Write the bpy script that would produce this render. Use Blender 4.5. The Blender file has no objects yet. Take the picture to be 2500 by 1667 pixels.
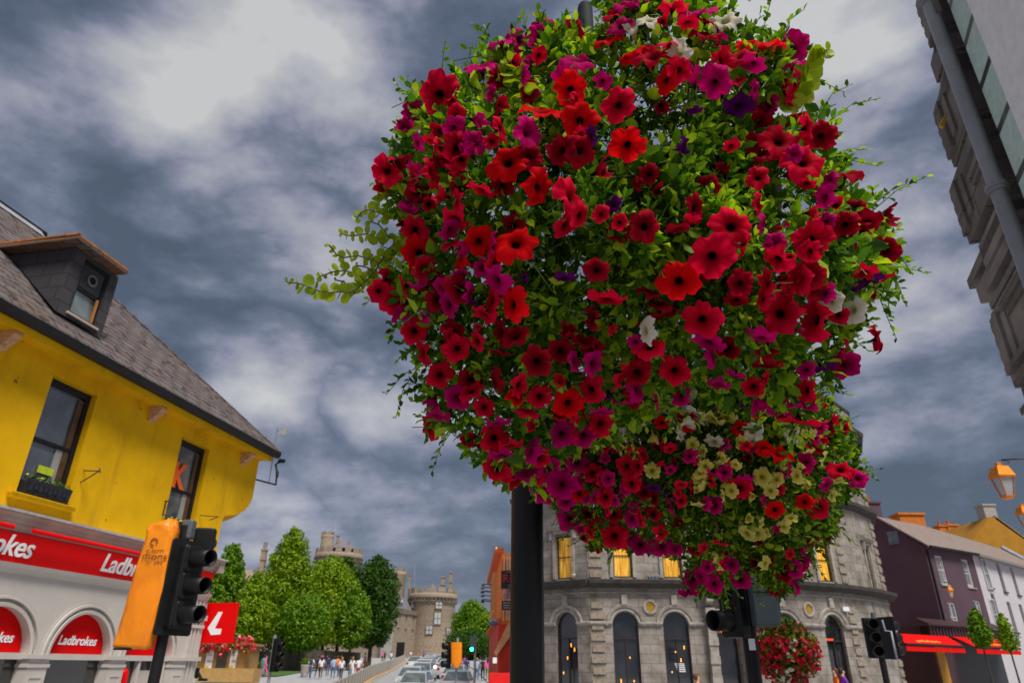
import bpy, math, random
import numpy as np
from mathutils import Vector, Matrix, Euler
random.seed(7); rng = np.random.default_rng(7)
scene = bpy.context.scene
col = scene.collection

# ------------------------------------------------------------------ camera
TH = math.radians(25.5); RHO = math.radians(.61); FP = 1659.0
EYE = Vector((0, 0, 1.65))
_r0 = Vector((1, 0, 0)); _u0 = Vector((0, -math.sin(TH), math.cos(TH))); FW = Vector((0, math.cos(TH), math.sin(TH)))
RT = _r0*math.cos(RHO) + _u0*math.sin(RHO); UP = _u0*math.cos(RHO) - _r0*math.sin(RHO)
cam = bpy.data.cameras.new('camera'); camo = bpy.data.objects.new('camera', cam); col.objects.link(camo)
camo.matrix_world = Matrix(((RT.x, UP.x, -FW.x, 0), (RT.y, UP.y, -FW.y, 0), (RT.z, UP.z, -FW.z, EYE.z), (0, 0, 0, 1)))
cam.sensor_width = 36; cam.lens = FP/2500*36; cam.clip_end = 3000; cam.clip_start = .05
cam.dof.use_dof = True; cam.dof.focus_distance = 1.65; cam.dof.aperture_fstop = 7.5
scene.camera = camo

# ------------------------------------------------------------------ light
SUN_EL = math.radians(57); SUN_AZ = math.radians(150)     # azimuth from +Y clockwise: behind the camera, to the right
wd = bpy.data.worlds.new("World"); scene.world = wd; wd.use_nodes = True
def build_world():
    nt = wd.node_tree; N = nt.nodes; L = nt.links; N.clear()
    out = N.new('ShaderNodeOutputWorld'); add = N.new('ShaderNodeAddShader')
    sky = N.new('ShaderNodeTexSky'); sky.sky_type = 'NISHITA'; sky.sun_disc = False
    sky.sun_elevation = SUN_EL; sky.sun_rotation = SUN_AZ
    b1 = N.new('ShaderNodeBackground'); b1.inputs[1].default_value = .006
    L.new(sky.outputs[0], b1.inputs[0])
    b2 = N.new('ShaderNodeBackground'); b2.inputs[1].default_value = SKY_STRENGTH
    L.new(b1.outputs[0], add.inputs[0]); L.new(b2.outputs[0], add.inputs[1]); L.new(add.outputs[0], out.inputs[0])
    tc = N.new('ShaderNodeTexCoord'); sep = N.new('ShaderNodeSeparateXYZ'); L.new(tc.outputs['Generated'], sep.inputs[0])
    def m(op, a, b=None, c=None):
        n = N.new('ShaderNodeMath'); n.operation = op
        for i, v in enumerate((a, b, c)):
            if v is None: continue
            if isinstance(v, (int, float)): n.inputs[i].default_value = v
            else: L.new(v, n.inputs[i])
        return n.outputs[0]
    z = m('MAXIMUM', sep.outputs[2], 0.0)
    zz = m('ADD', z, .34)
    cx = m('DIVIDE', sep.outputs[0], zz); cy = m('DIVIDE', sep.outputs[1], zz)
    cmb = N.new('ShaderNodeCombineXYZ'); L.new(cx, cmb.inputs[0]); L.new(cy, cmb.inputs[1])
    def noise(scale, det, rough, dist, off, sx=1, sy=1):
        mp = N.new('ShaderNodeMapping'); mp.inputs['Location'].default_value = off; mp.inputs['Scale'].default_value = (sx, sy, 1)
        L.new(cmb.outputs[0], mp.inputs[0])
        n = N.new('ShaderNodeTexNoise'); n.inputs['Scale'].default_value = scale; n.inputs['Detail'].default_value = det
        n.inputs['Roughness'].default_value = rough; n.inputs['Distortion'].default_value = dist
        L.new(mp.outputs[0], n.inputs['Vector']); return n.outputs[0]
    def noise3(scale, det, rough, dist, off, sz):
        mp = N.new('ShaderNodeMapping'); mp.inputs['Location'].default_value = off; mp.inputs['Scale'].default_value = (1, 1, sz)
        L.new(tc.outputs['Generated'], mp.inputs[0])
        n = N.new('ShaderNodeTexNoise'); n.inputs['Scale'].default_value = scale; n.inputs['Detail'].default_value = det
        n.inputs['Roughness'].default_value = rough; n.inputs['Distortion'].default_value = dist
        L.new(mp.outputs[0], n.inputs['Vector']); return n.outputs[0]
    n1 = noise(1.3, 6, .5, .25, (3.1, 1.7, 0), .95, 1.0)
    n2 = noise(3.4, 8, .6, .25, (9.3, 4.2, 0), .9, 1.1)
    n3 = noise3(8, 8, .58, .05, (1.3, 7.7, 0), 1.5)
    v = m('ADD', m('ADD', m('MULTIPLY', n1, .62), m('MULTIPLY', n2, .38)), m('MULTIPLY', m('SUBTRACT', n3, .5), .34))
    nb = noise3(3.0, 6, .52, .2, (5.5, 2.2, 1.0), 1.9)
    bil = m('MULTIPLY', m('ABSOLUTE', m('SUBTRACT', nb, .5)), 1.7)
    v = m('ADD', v, m('SUBTRACT', bil, .15))
    v = m('ADD', m('MULTIPLY', m('SUBTRACT', v, .5), 1.4), .50)
    # brighter break in the cloud and darker banks, fixed in the sky by direction
    def blob(X, Y, deg, amt, v):
        d = (RT*((X-1250)/FP) - UP*((Y-833.5)/FP) + FW).normalized()
        dp = N.new('ShaderNodeVectorMath'); dp.operation = 'DOT_PRODUCT'; nz = N.new('ShaderNodeVectorMath'); nz.operation = 'NORMALIZE'
        L.new(tc.outputs['Generated'], nz.inputs[0]); L.new(nz.outputs[0], dp.inputs[0]); dp.inputs[1].default_value = d
        mr = N.new('ShaderNodeMapRange'); mr.interpolation_type = 'SMOOTHSTEP'
        L.new(dp.outputs['Value'], mr.inputs[0]); mr.inputs[1].default_value = math.cos(math.radians(deg)); mr.inputs[2].default_value = 1
        mr.inputs[3].default_value = 0; mr.inputs[4].default_value = amt
        return m('ADD', v, mr.outputs[0])
    for b in SKY_BLOBS: v = blob(*b, v)
    # paler towards the horizon
    hz = m('MULTIPLY', m('POWER', m('SUBTRACT', 1.0, z), 14.0), .07)
    v = m('ADD', v, hz)
    cr = N.new('ShaderNodeValToRGB'); L.new(v, cr.inputs[0]); e = cr.color_ramp.elements
    e[0].position = .22; e[0].color = (.064, .084, .118, 1); e[1].position = .93; e[1].color = (.49, .49, .49, 1)
    for p, c in ((.34, (.094, .115, .165)), (.44, (.138, .160, .216)), (.53, (.212, .222, .292)), (.63, (.285, .295, .345)), (.74, (.37, .375, .405)), (.84, (.42, .425, .44))):
        k = cr.color_ramp.elements.new(p); k.color = (*c, 1)
    L.new(cr.outputs[0], b2.inputs[0])
SKY_STRENGTH = .60
SKY_BLOBS = [(820, 140, 9, .19), (560, 190, 9, .09), (420, 330, 5, .08), (900, 240, 6, .10), (1960, 60, 10, .28), (1600, -40, 14, .22), (700, 90, 6, .05), (250, 60, 10, .05), (1550, 900, 9, .16), (1350, 620, 14, .08), (120, 420, 11, -.07), (1040, 60, 8, -.13), (1000, 1110, 9, -.08), (2300, 1150, 12, -.13),
             (2150, 560, 8, -.05), (620, 560, 8, .05), (870, 950, 7, .07), (420, 640, 9, -.05), (2200, 880, 8, .07), (700, 1340, 6, .08), (2050, 320, 8, .05), (560, 830, 6, -.04)]
build_world()
sun = bpy.data.lights.new('sun', 'SUN'); sun.energy = 2.5; sun.angle = math.radians(22); sun.color = (1, .95, .87)
suno = bpy.data.objects.new('sun', sun); col.objects.link(suno)
sd = Vector((math.sin(SUN_AZ)*math.cos(SUN_EL), math.cos(SUN_AZ)*math.cos(SUN_EL), math.sin(SUN_EL)))
suno.rotation_euler = sd.to_track_quat('Z', 'Y').to_euler()
vs = scene.view_settings
vs.view_transform = 'Standard'; vs.look = 'None'; vs.gamma = 1; vs.exposure = .9; vs.use_curve_mapping = False
scene.render.engine = 'CYCLES'
scene.cycles.max_bounces = 7; scene.cycles.transparent_max_bounces = 8; scene.cycles.use_denoising = True

# ------------------------------------------------------------------ measuring helpers
def ray(X, Y): return RT*((X-1250)/FP) - UP*((Y-833.5)/FP) + FW
def at_depth(X, Y, z): return EYE + ray(X, Y)*z
def at_y(X, Y, y): d = ray(X, Y); return EYE + d*(y/d.y)
def at_z(X, Y, z): d = ray(X, Y); return EYE + d*((z-EYE.z)/d.z)
def gz(y):                                     # height of the street, which dips and then climbs towards the castle
    xs = [-60, 0, 22, 42, 55, 66, 173, 440]; zs = [0, 0, -.35, -.45, .05, .5, 2.9, 6.0]
    return float(np.interp(y, xs, zs))
def ground_at(X, Y):
    d = ray(X, Y); t = 1.0
    for i in range(4000):
        p = EYE + d*t
        if p.z <= gz(p.y): return p
        t += .15
    return p

# ------------------------------------------------------------------ materials
MATS = {}
def new_mat(name):
    m = bpy.data.materials.new(name); m.use_nodes = True; MATS[name] = m
    return m, m.node_tree, m.node_tree.nodes['Principled BSDF']
def coords(nt, kind='Object', scale=(1, 1, 1)):
    tc = nt.nodes.new('ShaderNodeTexCoord'); mp = nt.nodes.new('ShaderNodeMapping'); mp.inputs['Scale'].default_value = scale
    nt.links.new(tc.outputs[kind], mp.inputs[0]); return mp.outputs[0]
def noise_n(nt, vec, scale, det=5, rough=.55, dist=0):
    n = nt.nodes.new('ShaderNodeTexNoise'); n.inputs['Scale'].default_value = scale; n.inputs['Detail'].default_value = det
    n.inputs['Roughness'].default_value = rough; n.inputs['Distortion'].default_value = dist
    nt.links.new(vec, n.inputs['Vector']); return n.outputs[0]
def ramp(nt, fac, stops):
    r = nt.nodes.new('ShaderNodeValToRGB'); nt.links.new(fac, r.inputs[0]); e = r.color_ramp.elements
    e[0].position, e[0].color = stops[0][0], (*stops[0][1], 1); e[1].position, e[1].color = stops[-1][0], (*stops[-1][1], 1)
    for p, c in stops[1:-1]: k = e.new(p); k.color = (*c, 1)
    return r.outputs[0]
def mixc(nt, fac, a, b, mode='MIX'):
    m = nt.nodes.new('ShaderNodeMix'); m.data_type = 'RGBA'; m.blend_type = mode
    if isinstance(fac, (int, float)): m.inputs[0].default_value = fac
    else: nt.links.new(fac, m.inputs[0])
    for i, v in ((6, a), (7, b)):
        if isinstance(v, tuple): m.inputs[i].default_value = (*v, 1)
        else: nt.links.new(v, m.inputs[i])
    return m.outputs[2]
def bump(nt, b, h, strength, dist=.02):
    n = nt.nodes.new('ShaderNodeBump'); n.inputs['Strength'].default_value = strength; n.inputs['Distance'].default_value = dist
    nt.links.new(h, n.inputs['Height']); nt.links.new(n.outputs[0], b.inputs['Normal'])
def mat(name, c, rough=.6, metal=0, var=.18, scale=6, bmp=.1, spec=.5, emit=0, coat=0):
    """painted / plain surface with uneven tone and a little relief"""
    if name in MATS: return MATS[name]
    m, nt, b = new_mat(name)
    v = coords(nt)
    n = noise_n(nt, v, scale, 6, .6)
    dk = tuple(x*(1-var) for x in c); lt = tuple(min(1, x*(1+var*.7)) for x in c)
    nt.links.new(ramp(nt, n, [(.3, dk), (.5, c), (.72, lt)]), b.inputs['Base Color'])
    b.inputs['Roughness'].default_value = rough; b.inputs['Metallic'].default_value = metal
    b.inputs['Specular IOR Level'].default_value = spec; b.inputs['Coat Weight'].default_value = coat
    if bmp: bump(nt, b, noise_n(nt, v, scale*9, 4), bmp, .01)
    if emit:
        b.inputs['Emission Color'].default_value = (*c, 1); b.inputs['Emission Strength'].default_value = emit
    return m
def masonry(name, c1, c2, mortar, bw, bh, ms=.015, stain=(.1, .08, .05), stamt=.5, lichen=None, bmp=.5, stripes=True):
    m, nt, b = new_mat(name)
    uv = coords(nt, 'UV')
    br = nt.nodes.new('ShaderNodeTexBrick'); nt.links.new(uv, br.inputs['Vector'])
    br.inputs['Scale'].default_value = 1; br.inputs['Brick Width'].default_value = bw; br.inputs['Row Height'].default_value = bh
    br.inputs['Mortar Size'].default_value = ms; br.inputs['Mortar Smooth'].default_value = .3
    br.inputs['Color1'].default_value = (*c1, 1); br.inputs['Color2'].default_value = (*c2, 1); br.inputs['Mortar'].default_value = (*mortar, 1)
    n = noise_n(nt, uv, 1.3, 8, .62)
    cc = mixc(nt, ramp(nt, n, [(.42, (0, 0, 0)), (.68, (stamt,)*3)]), br.outputs[0], stain)
    n2 = noise_n(nt, uv, 14, 5, .6)
    cc = mixc(nt, .35, cc, ramp(nt, n2, [(.3, (.35, .35, .35)), (.7, (.75, .75, .75))]), 'OVERLAY')
    if lichen:
        n3 = noise_n(nt, uv, lichen[1], 3, .5)
        cc = mixc(nt, ramp(nt, n3, [(lichen[2], (0, 0, 0)), (lichen[2]+.05, (.9, .9, .9))]), cc, lichen[0])
    nt.links.new(cc, b.inputs['Base Color']); b.inputs['Roughness'].default_value = .85
    bump(nt, b, br.outputs['Fac'], -bmp, .02)
    return m
def glassy(name, c, rough=.06):
    if name in MATS: return MATS[name]
    m, nt, b = new_mat(name)
    n = noise_n(nt, coords(nt), 1.6, 4, .5, .6)
    nt.links.new(ramp(nt, n, [(.35, tuple(x*.5 for x in c)), (.65, c)]), b.inputs['Base Color'])
    b.inputs['Roughness'].default_value = rough; b.inputs['Specular IOR Level'].default_value = .9; b.inputs['Coat Weight'].default_value = .6; b.inputs['Coat Roughness'].default_value = .03
    return m
def leafmat(name, stops, trans=.45, rough=.5):
    m, nt, b = new_mat(name); N = nt.nodes; L = nt.links
    g = N.new('ShaderNodeNewGeometry')
    cc = ramp(nt, g.outputs['Random Per Island'], stops)
    b.inputs['Roughness'].default_value = rough; b.inputs['Specular IOR Level'].default_value = .2
    L.new(cc, b.inputs['Base Color'])
    tr = N.new('ShaderNodeBsdfTranslucent'); L.new(mixc(nt, 1.0, cc, (1.0, 1.0, .35), 'MULTIPLY'), tr.inputs[0])
    mx = N.new('ShaderNodeMixShader'); mx.inputs[0].default_value = trans
    L.new(b.outputs[0], mx.inputs[1]); L.new(tr.outputs[0], mx.inputs[2]); L.new(mx.outputs[0], N['Material Output'].inputs[0])
    return m
def petalmat(name, throat, mid, edge, t0=.14, trans=.35):
    m, nt, b = new_mat(name); N = nt.nodes; L = nt.links
    uv = N.new('ShaderNodeTexCoord'); sp = N.new('ShaderNodeSeparateXYZ'); L.new(uv.outputs['UV'], sp.inputs[0])
    base = ramp(nt, sp.outputs[0], [(0, throat), (t0, throat), (t0+.10, tuple(x*.55 for x in mid)), (t0+.34, mid), (.86, edge), (1, tuple(min(1, x*1.05) for x in edge))])
    w = N.new('ShaderNodeTexWave'); w.inputs['Scale'].default_value = 9; w.inputs['Distortion'].default_value = 1.2; w.bands_direction = 'Y'
    L.new(uv.outputs['UV'], w.inputs['Vector'])
    oi = N.new('ShaderNodeObjectInfo')
    cc = mixc(nt, .34, base, w.outputs[0], 'MULTIPLY')
    g = N.new('ShaderNodeMath'); g.operation = 'MULTIPLY_ADD'; L.new(oi.outputs['Random'], g.inputs[0]); g.inputs[1].default_value = .35; g.inputs[2].default_value = .72
    cmb = N.new('ShaderNodeCombineXYZ')
    for i in range(3): L.new(g.outputs[0], cmb.inputs[i])
    cc = mixc(nt, 1.0, cc, cmb.outputs[0], 'MULTIPLY')
    L.new(cc, b.inputs['Base Color']); b.inputs['Roughness'].default_value = .6; b.inputs['Specular IOR Level'].default_value = .02
    tr = N.new('ShaderNodeBsdfTranslucent'); L.new(cc, tr.inputs[0])
    mx = N.new('ShaderNodeMixShader'); mx.inputs[0].default_value = trans
    L.new(b.outputs[0], mx.inputs[1]); L.new(tr.outputs[0], mx.inputs[2]); L.new(mx.outputs[0], N['Material Output'].inputs[0])
    return m

# ------------------------------------------------------------------ mesh helpers
class MB:
    def __init__(s): s.v = []; s.f = []; s.mi = []; s.m = 0; s.sm = []
    def add(s, vs, fs, smooth=False):
        k = len(s.v); s.v += [tuple(p) for p in vs]
        for f in fs: s.f.append([i+k for i in f]); s.mi.append(s.m); s.sm.append(smooth)
        return s
    def box(s, c, size, R=None):
        c = Vector(c); h = [x/2 for x in size]
        vs = [Vector((a*h[0], b*h[1], d*h[2])) for a in (-1, 1) for b in (-1, 1) for d in (-1, 1)]
        if R: vs = [R @ p for p in vs]
        return s.add([c+p for p in vs], [(0, 1, 3, 2), (4, 6, 7, 5), (0, 4, 5, 1), (2, 3, 7, 6), (0, 2, 6, 4), (1, 5, 7, 3)])
    def prism(s, pts, off):                    # pts: planar polygon (world); off: extrusion vector
        n = len(pts); off = Vector(off); a = [Vector(p) for p in pts]; b = [p+off for p in a]
        return s.add(a+b, [tuple(range(n-1, -1, -1)), tuple(range(n, 2*n))] + [(i, (i+1) % n, n+(i+1) % n, n+i) for i in range(n)])
    def tube(s, pts, r, n=8, cap=True, smooth=True):
        pts = [Vector(p) for p in pts]; rs = r if isinstance(r, (list, tuple)) else [r]*len(pts)
        rings = []
        for i, p in enumerate(pts):
            t = (pts[min(i+1, len(pts)-1)]-pts[max(i-1, 0)]).normalized()
            a = t.cross(Vector((0, 0, 1)) if abs(t.z) < .9 else Vector((1, 0, 0))).normalized(); b = t.cross(a)
            rings.append([p+(a*math.cos(q)+b*math.sin(q))*rs[i] for q in [2*math.pi*j/n for j in range(n)]])
        return s.loft(rings, cap, smooth)
    def loft(s, rings, cap=True, smooth=True, closed=True):
        n = len(rings[0]); vs = [p for r_ in rings for p in r_]; fs = []
        for i in range(len(rings)-1):
            for j in range(n if closed else n-1):
                k = (j+1) % n; fs.append((i*n+j, i*n+k, (i+1)*n+k, (i+1)*n+j))
        s.add(vs, fs, smooth)
        if cap and closed:
            s.add(rings[0], [tuple(range(n-1, -1, -1))]); s.add(rings[-1], [tuple(range(n))])
        return s
    def lathe(s, c, prof, n=24, smooth=True, a0=0, a1=2*math.pi):     # prof: (radius, z)
        c = Vector(c); full = abs(a1-a0-2*math.pi) < 1e-6; m = n if full else n+1
        rings = [[c+Vector((r*math.cos(a0+(a1-a0)*j/n), r*math.sin(a0+(a1-a0)*j/n), z)) for j in range(m)] for r, z in prof]
        return s.loft(rings, False, smooth, full)
    def build(s, name, mats, parent=None, origin=None):
        me = bpy.data.meshes.new(name)
        o = Vector(origin) if origin is not None else (Vector(parent['_o']) if parent is not None and '_o' in parent else Vector((0, 0, 0)))
        me.from_pydata([tuple(Vector(p)-o) for p in s.v], [], s.f)
        if not isinstance(mats, (list, tuple)): mats = [mats]
        for m in mats: me.materials.append(m)
        if len(mats) > 1: me.polygons.foreach_set('material_index', s.mi)
        me.polygons.foreach_set('use_smooth', s.sm)
        boxuv(me)
        ob = bpy.data.objects.new(name, me); col.objects.link(ob)
        if parent is not None: ob.parent = parent; ob['_o'] = tuple(o)
        else: ob.location = o; ob['_o'] = tuple(o)
        return ob
def boxuv(me):
    uvl = me.uv_layers.new(name='UVMap'); nl = len(me.loops); 
    co = np.empty(len(me.vertices)*3); me.vertices.foreach_get('co', co); co = co.reshape(-1, 3)
    vi = np.empty(nl, dtype=np.int32); me.loops.foreach_get('vertex_index', vi)
    nf = len(me.polygons); nm = np.empty(nf*3); me.polygons.foreach_get('normal', nm); nm = nm.reshape(-1, 3)
    tot = np.empty(nf, dtype=np.int32); me.polygons.foreach_get('loop_total', tot)
    nn = np.repeat(nm, tot, axis=0); P = co[vi]
    t = np.stack([-nn[:, 1], nn[:, 0], np.zeros(nl)], 1); L = np.linalg.norm(t, axis=1); flat = L < .3
    t[flat] = (1, 0, 0); L[flat] = 1; t /= L[:, None]
    b = np.cross(nn, t)
    uv = np.stack([(P*t).sum(1), (P*b).sum(1)], 1); uvl.data.foreach_set('uv', uv.astype(np.float32).ravel())
def tag(o, label, cat=None, group=None, kind=None):
    if label: o['label'] = label
    if cat: o['category'] = cat
    if group: o['group'] = group
    if kind: o['kind'] = kind
    return o
def thing(name, loc, label, cat, group=None):
    o = bpy.data.objects.new(name, None); col.objects.link(o); o.location = loc; o['_o'] = tuple(loc); o.empty_display_size = .2
    return tag(o, label, cat, group)
def struct(o): o['kind'] = 'structure'; return o
def copy_tree(o, parent=None):
    c = o.copy(); col.objects.link(c); c.parent = parent
    for ch in o.children: copy_tree(ch, c)
    return c
class Frame:                                   # a facade: s along the wall, o into the building, z up
    def __init__(s, p, az=None, q=None):
        s.p = Vector((p[0], p[1], 0))
        if q is not None: s.d = (Vector((q[0], q[1], 0))-s.p); s.len = s.d.length; s.d.normalize()
        else: s.d = Vector((math.sin(math.radians(az)), math.cos(math.radians(az)), 0))
        s.i = Vector((-s.d.y, s.d.x, 0))
    def W(s, a, o, z): return s.p + s.d*a + s.i*o + Vector((0, 0, z))
    def px(s, X, Y, o=0):
        d = ray(X, Y); t = (s.p + s.i*o - EYE).dot(s.i)/d.dot(s.i); P = EYE+d*t
        return ((P-s.p).dot(s.d), P.z)
    def box(s, mb, s0, s1, o0, o1, z0, z1):
        v = [s.W(a, o, z) for a in (s0, s1) for o in (o0, o1) for z in (z0, z1)]
        mb.add(v, [(0, 1, 3, 2), (4, 6, 7, 5), (0, 4, 5, 1), (2, 3, 7, 6), (0, 2, 6, 4), (1, 5, 7, 3)]); return mb
    def prof(s, mb, s0, s1, pr):               # sweep a moulding profile [(o, z)] along s
        a = [s.W(s0, o, z) for o, z in pr]; return mb.prism(a, s.d*(s1-s0))
    def wall(s, mb, s0, s1, z0, z1, ops, rev=.2, o=0):     # ops: (s0, s1, z0, z1) openings
        ss = sorted({s0, s1, *[q for r in ops for q in r[:2] if s0 < q < s1]}); zs = sorted({z0, z1, *[q for r in ops for q in r[2:] if z0 < q < z1]})
        for i in range(len(ss)-1):
            for j in range(len(zs)-1):
                cs, cz = (ss[i]+ss[i+1])/2, (zs[j]+zs[j+1])/2
                if any(r[0] < cs < r[1] and r[2] < cz < r[3] for r in ops): continue
                mb.add([s.W(ss[i], o, zs[j]), s.W(ss[i+1], o, zs[j]), s.W(ss[i+1], o, zs[j+1]), s.W(ss[i], o, zs[j+1])], [(0, 1, 2, 3)])
        for r in ops:
            q = [(r[0], r[2]), (r[1], r[2]), (r[1], r[3]), (r[0], r[3])]
            for k in range(4):
                a, b = q[k], q[(k+1) % 4]
                mb.add([s.W(a[0], o, a[1]), s.W(b[0], o, b[1]), s.W(b[0], o+rev, b[1]), s.W(a[0], o+rev, a[1])], [(0, 3, 2, 1)])
        return mb
    def arch(s, mb, s0, s1, c, r, zs, zt, o=0, rev=.25, n=20, zb=None):   # wall bay with an arched opening
        pts = [(c+r*math.cos(a), zs+r*math.sin(a)) for a in [math.pi*(1-k/n) for k in range(n+1)]]
        top = [(s0+(s1-s0)*k/n, zt) for k in range(n+1)]
        for k in range(n):
            mb.add([s.W(pts[k][0], o, pts[k][1]), s.W(pts[k+1][0], o, pts[k+1][1]), s.W(top[k+1][0], o, zt), s.W(top[k][0], o, zt)], [(0, 1, 2, 3)])
            mb.add([s.W(pts[k][0], o, pts[k][1]), s.W(pts[k+1][0], o, pts[k+1][1]), s.W(pts[k+1][0], o+rev, pts[k+1][1]), s.W(pts[k][0], o+rev, pts[k][1])], [(0, 1, 2, 3)])
        mb.add([s.W(s0, o, zs), s.W(c-r, o, zs), s.W(s0, o, zt)], [(0, 1, 2)]); mb.add([s.W(c+r, o, zs), s.W(s1, o, zs), s.W(s1, o, zt)], [(0, 1, 2)])
        if zb is not None:
            for a, b in ((s0, c-r), (c+r, s1)): mb.add([s.W(a, o, zb), s.W(b, o, zb), s.W(b, o, zs), s.W(a, o, zs)], [(0, 1, 2, 3)])
            for a in (c-r, c+r): mb.add([s.W(a, o, zb), s.W(a, o+rev, zb), s.W(a, o+rev, zs), s.W(a, o, zs)], [(0, 1, 2, 3)])
    def ring(s, mb, c, zs, prof, n=24, zb=None):            # archivolt: prof [(radius, o)]
        rings = []
        if zb is not None: rings.append([s.W(c-r, o, zb) for r, o in prof])
        for k in range(n+1):
            a = math.pi*(1-k/n); rings.append([s.W(c+r*math.cos(a), o, zs+r*math.sin(a)) for r, o in prof])
        if zb is not None: rings.append([s.W(c+r, o, zb) for r, o in prof])
        mb.loft(rings, True, False, True)
    def disc(s, mb, c, zs, r, o, n=24, full=False, th=.02):
        a0 = 2*math.pi if full else math.pi
        pts = [s.W(c+r*math.cos(a0*k/n), o, zs+r*math.sin(a0*k/n)) for k in range(n+(0 if full else 1))]
        mb.prism(pts, s.i*th)
FONT = None
def text_mesh(txt, size, offset=0, shear=0, ext=.004, sx=1, space=1):
    c = bpy.data.curves.new('lettering', 'FONT'); c.body = txt; c.size = size; c.offset = offset; c.shear = shear; c.extrude = ext
    c.space_character = space; c.align_x = 'LEFT'
    o = bpy.data.objects.new('lettering', c); col.objects.link(o)
    dg = bpy.context.evaluated_depsgraph_get(); me = bpy.data.meshes.new_from_object(o.evaluated_get(dg))
    bpy.data.objects.remove(o); bpy.data.curves.remove(c)
    V = [v.co.copy() for v in me.vertices]; F = [tuple(p.vertices) for p in me.polygons]; bpy.data.meshes.remove(me)
    return [Vector((v.x*sx, v.y, v.z)) for v in V], F
def put_text(name, txt, size, m, parent, org, xa, ya, w=None, **kw):
    """org = left baseline, xa/ya = reading and up directions; w scales the word to a width"""
    V, F = text_mesh(txt, size, **kw)
    xa = Vector(xa).normalized(); ya = Vector(ya).normalized(); za = xa.cross(ya)
    if w:
        mn = min(v.x for v in V); mx = max(v.x for v in V); k = w/(mx-mn); V = [Vector(((v.x-mn)*k, v.y, v.z)) for v in V]
    mb = MB(); mb.add([Vector(org)+xa*v.x+ya*v.y+za*v.z for v in V], F); return mb.build(name, m, parent)
# ================================================================== ground
def px_perp(fr, X, Y, s):
    d = ray(X, Y); t = (fr.p + fr.d*s - EYE).dot(fr.d)/d.dot(fr.d); P = EYE+d*t; return ((P-fr.p).dot(fr.i), P.z)
Frame.perp = px_perp
M_asph = masonry('paving', (.38, .38, .39), (.33, .33, .34), (.25, .245, .24), .6, .4, .012, (.14, .13, .12), .35, bmp=.15)
M_road = mat('asphalt', (.29, .295, .30), .85, var=.25, scale=1.2, bmp=.3)
M_grass = mat('grass', (.05, .12, .012), .9, var=.4, scale=3, bmp=.5)
def sheet(name, strips, m, dz=0.0):
    """strips: list of (left point, right point) across, height follows the street"""
    mb = MB(); vs = []; fs = []
    for l, r in strips:
        for k in range(2):
            p = (l, r)[k]; vs.append((p[0], p[1], gz(p[1])+dz))
    for i in range(len(strips)-1): fs.append((2*i, 2*i+1, 2*i+3, 2*i+2))
    mb.add(vs, fs); return struct(mb.build(name, m))
ys = [-60, -30, 0, 10, 20, 29, 38, 44, 50, 55, 60, 80, 100, 120, 140, 157, 200, 300, 400, 900]
sheet('ground', [((-900, y), (900, y)) for y in ys], M_asph)
# road between the barrier and the right-hand kerb
BL = [ground_at(890, 1666), ground_at(950, 1636), ground_at(998, 1607), at_y(1018, 1596, 150)]
def barrier_x(y):
    ysb = [p.y for p in BL]; xsb = [p.x for p in BL]
    if y < ysb[0]: return xsb[0] - (ysb[0]-y)*(xsb[1]-xsb[0])/(ysb[1]-ysb[0])
    return float(np.interp(y, ysb, xsb))
ry = [20, 29, 38, 44, 50, 55, 60, 80, 100, 120, 150, 200]
sheet('road', [((barrier_x(y)+.6, y), (barrier_x(y)+9.3+.012*y, y)) for y in ry], M_road, .012)
M_kerb = mat('kerb stone', (.42, .40, .36), .8, var=.2, scale=3)
for nm, off in (('kerb_left', .45), ('kerb_right', 9.3)):
    mb = MB(); rings = []
    for y in ry:
        x = barrier_x(y)+off+(.012*y if off > 1 else 0); z = gz(y)
        rings.append([Vector((x, y, z-.1)), Vector((x, y, z+.12)), Vector((x+.16, y, z+.12)), Vector((x+.16, y, z-.1))])
    mb.loft(rings, True, False); struct(mb.build('kerb', M_kerb))
mb = MB(); 
for y0, y1 in ((108, 138), (70, 88)):
    mb.add([(barrier_x(y)-o, y, gz(y)+.03) for y, o in ((y0, 9), (y0, 22 if y0 < 90 else 16), (y1, 26 if y0 < 90 else 22), (y1, 8))], [(0, 1, 2, 3)])
struct(mb.build('lawn', M_grass))

# ================================================================== yellow corner building
YF = Frame((0, 0), az=12); YF.p = YF.i*9.6
m, nt, b = new_mat('yellow render'); M_yel = m
_v = coords(nt); _n = noise_n(nt, _v, .9, 6, .6); _c = ramp(nt, _n, [(.3, (.56, .30, .002)), (.5, (.68, .385, .002)), (.7, (.76, .43, .004))])
_st = noise_n(nt, coords(nt, 'Object', (3.2, 3.2, .35)), 1.0, 6, .65); _c = mixc(nt, ramp(nt, _st, [(.54, (0, 0, 0)), (.76, (.55, .55, .55))]), _c, (.38, .19, .01))
_sp = noise_n(nt, _v, 7.5, 2, .4); _c = mixc(nt, ramp(nt, _sp, [(.74, (0, 0, 0)), (.77, (.8, .8, .8))]), _c, (.16, .07, .01))
nt.links.new(_c, b.inputs['Base Color']); b.inputs['Roughness'].default_value = .8; b.inputs['Specular IOR Level'].default_value = .15
bump(nt, b, noise_n(nt, _v, 22, 6, .6), .25, .012)
M_black = mat('black gloss paint', (.012, .012, .014), .5, var=.3, scale=5, bmp=.04, spec=.25)
M_slate = masonry('roof slate', (.085, .073, .076), (.135, .112, .112), (.025, .022, .022), .42, .25, .028, (.10, .055, .035), .6, ((.030, .012, .006), 4.5, .565), bmp=1.2)
M_sdark = masonry('dormer slate', (.03, .03, .037), (.042, .038, .042), (.014, .013, .015), .42, .26, .014, (.05, .032, .025), .3, bmp=.6)
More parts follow.
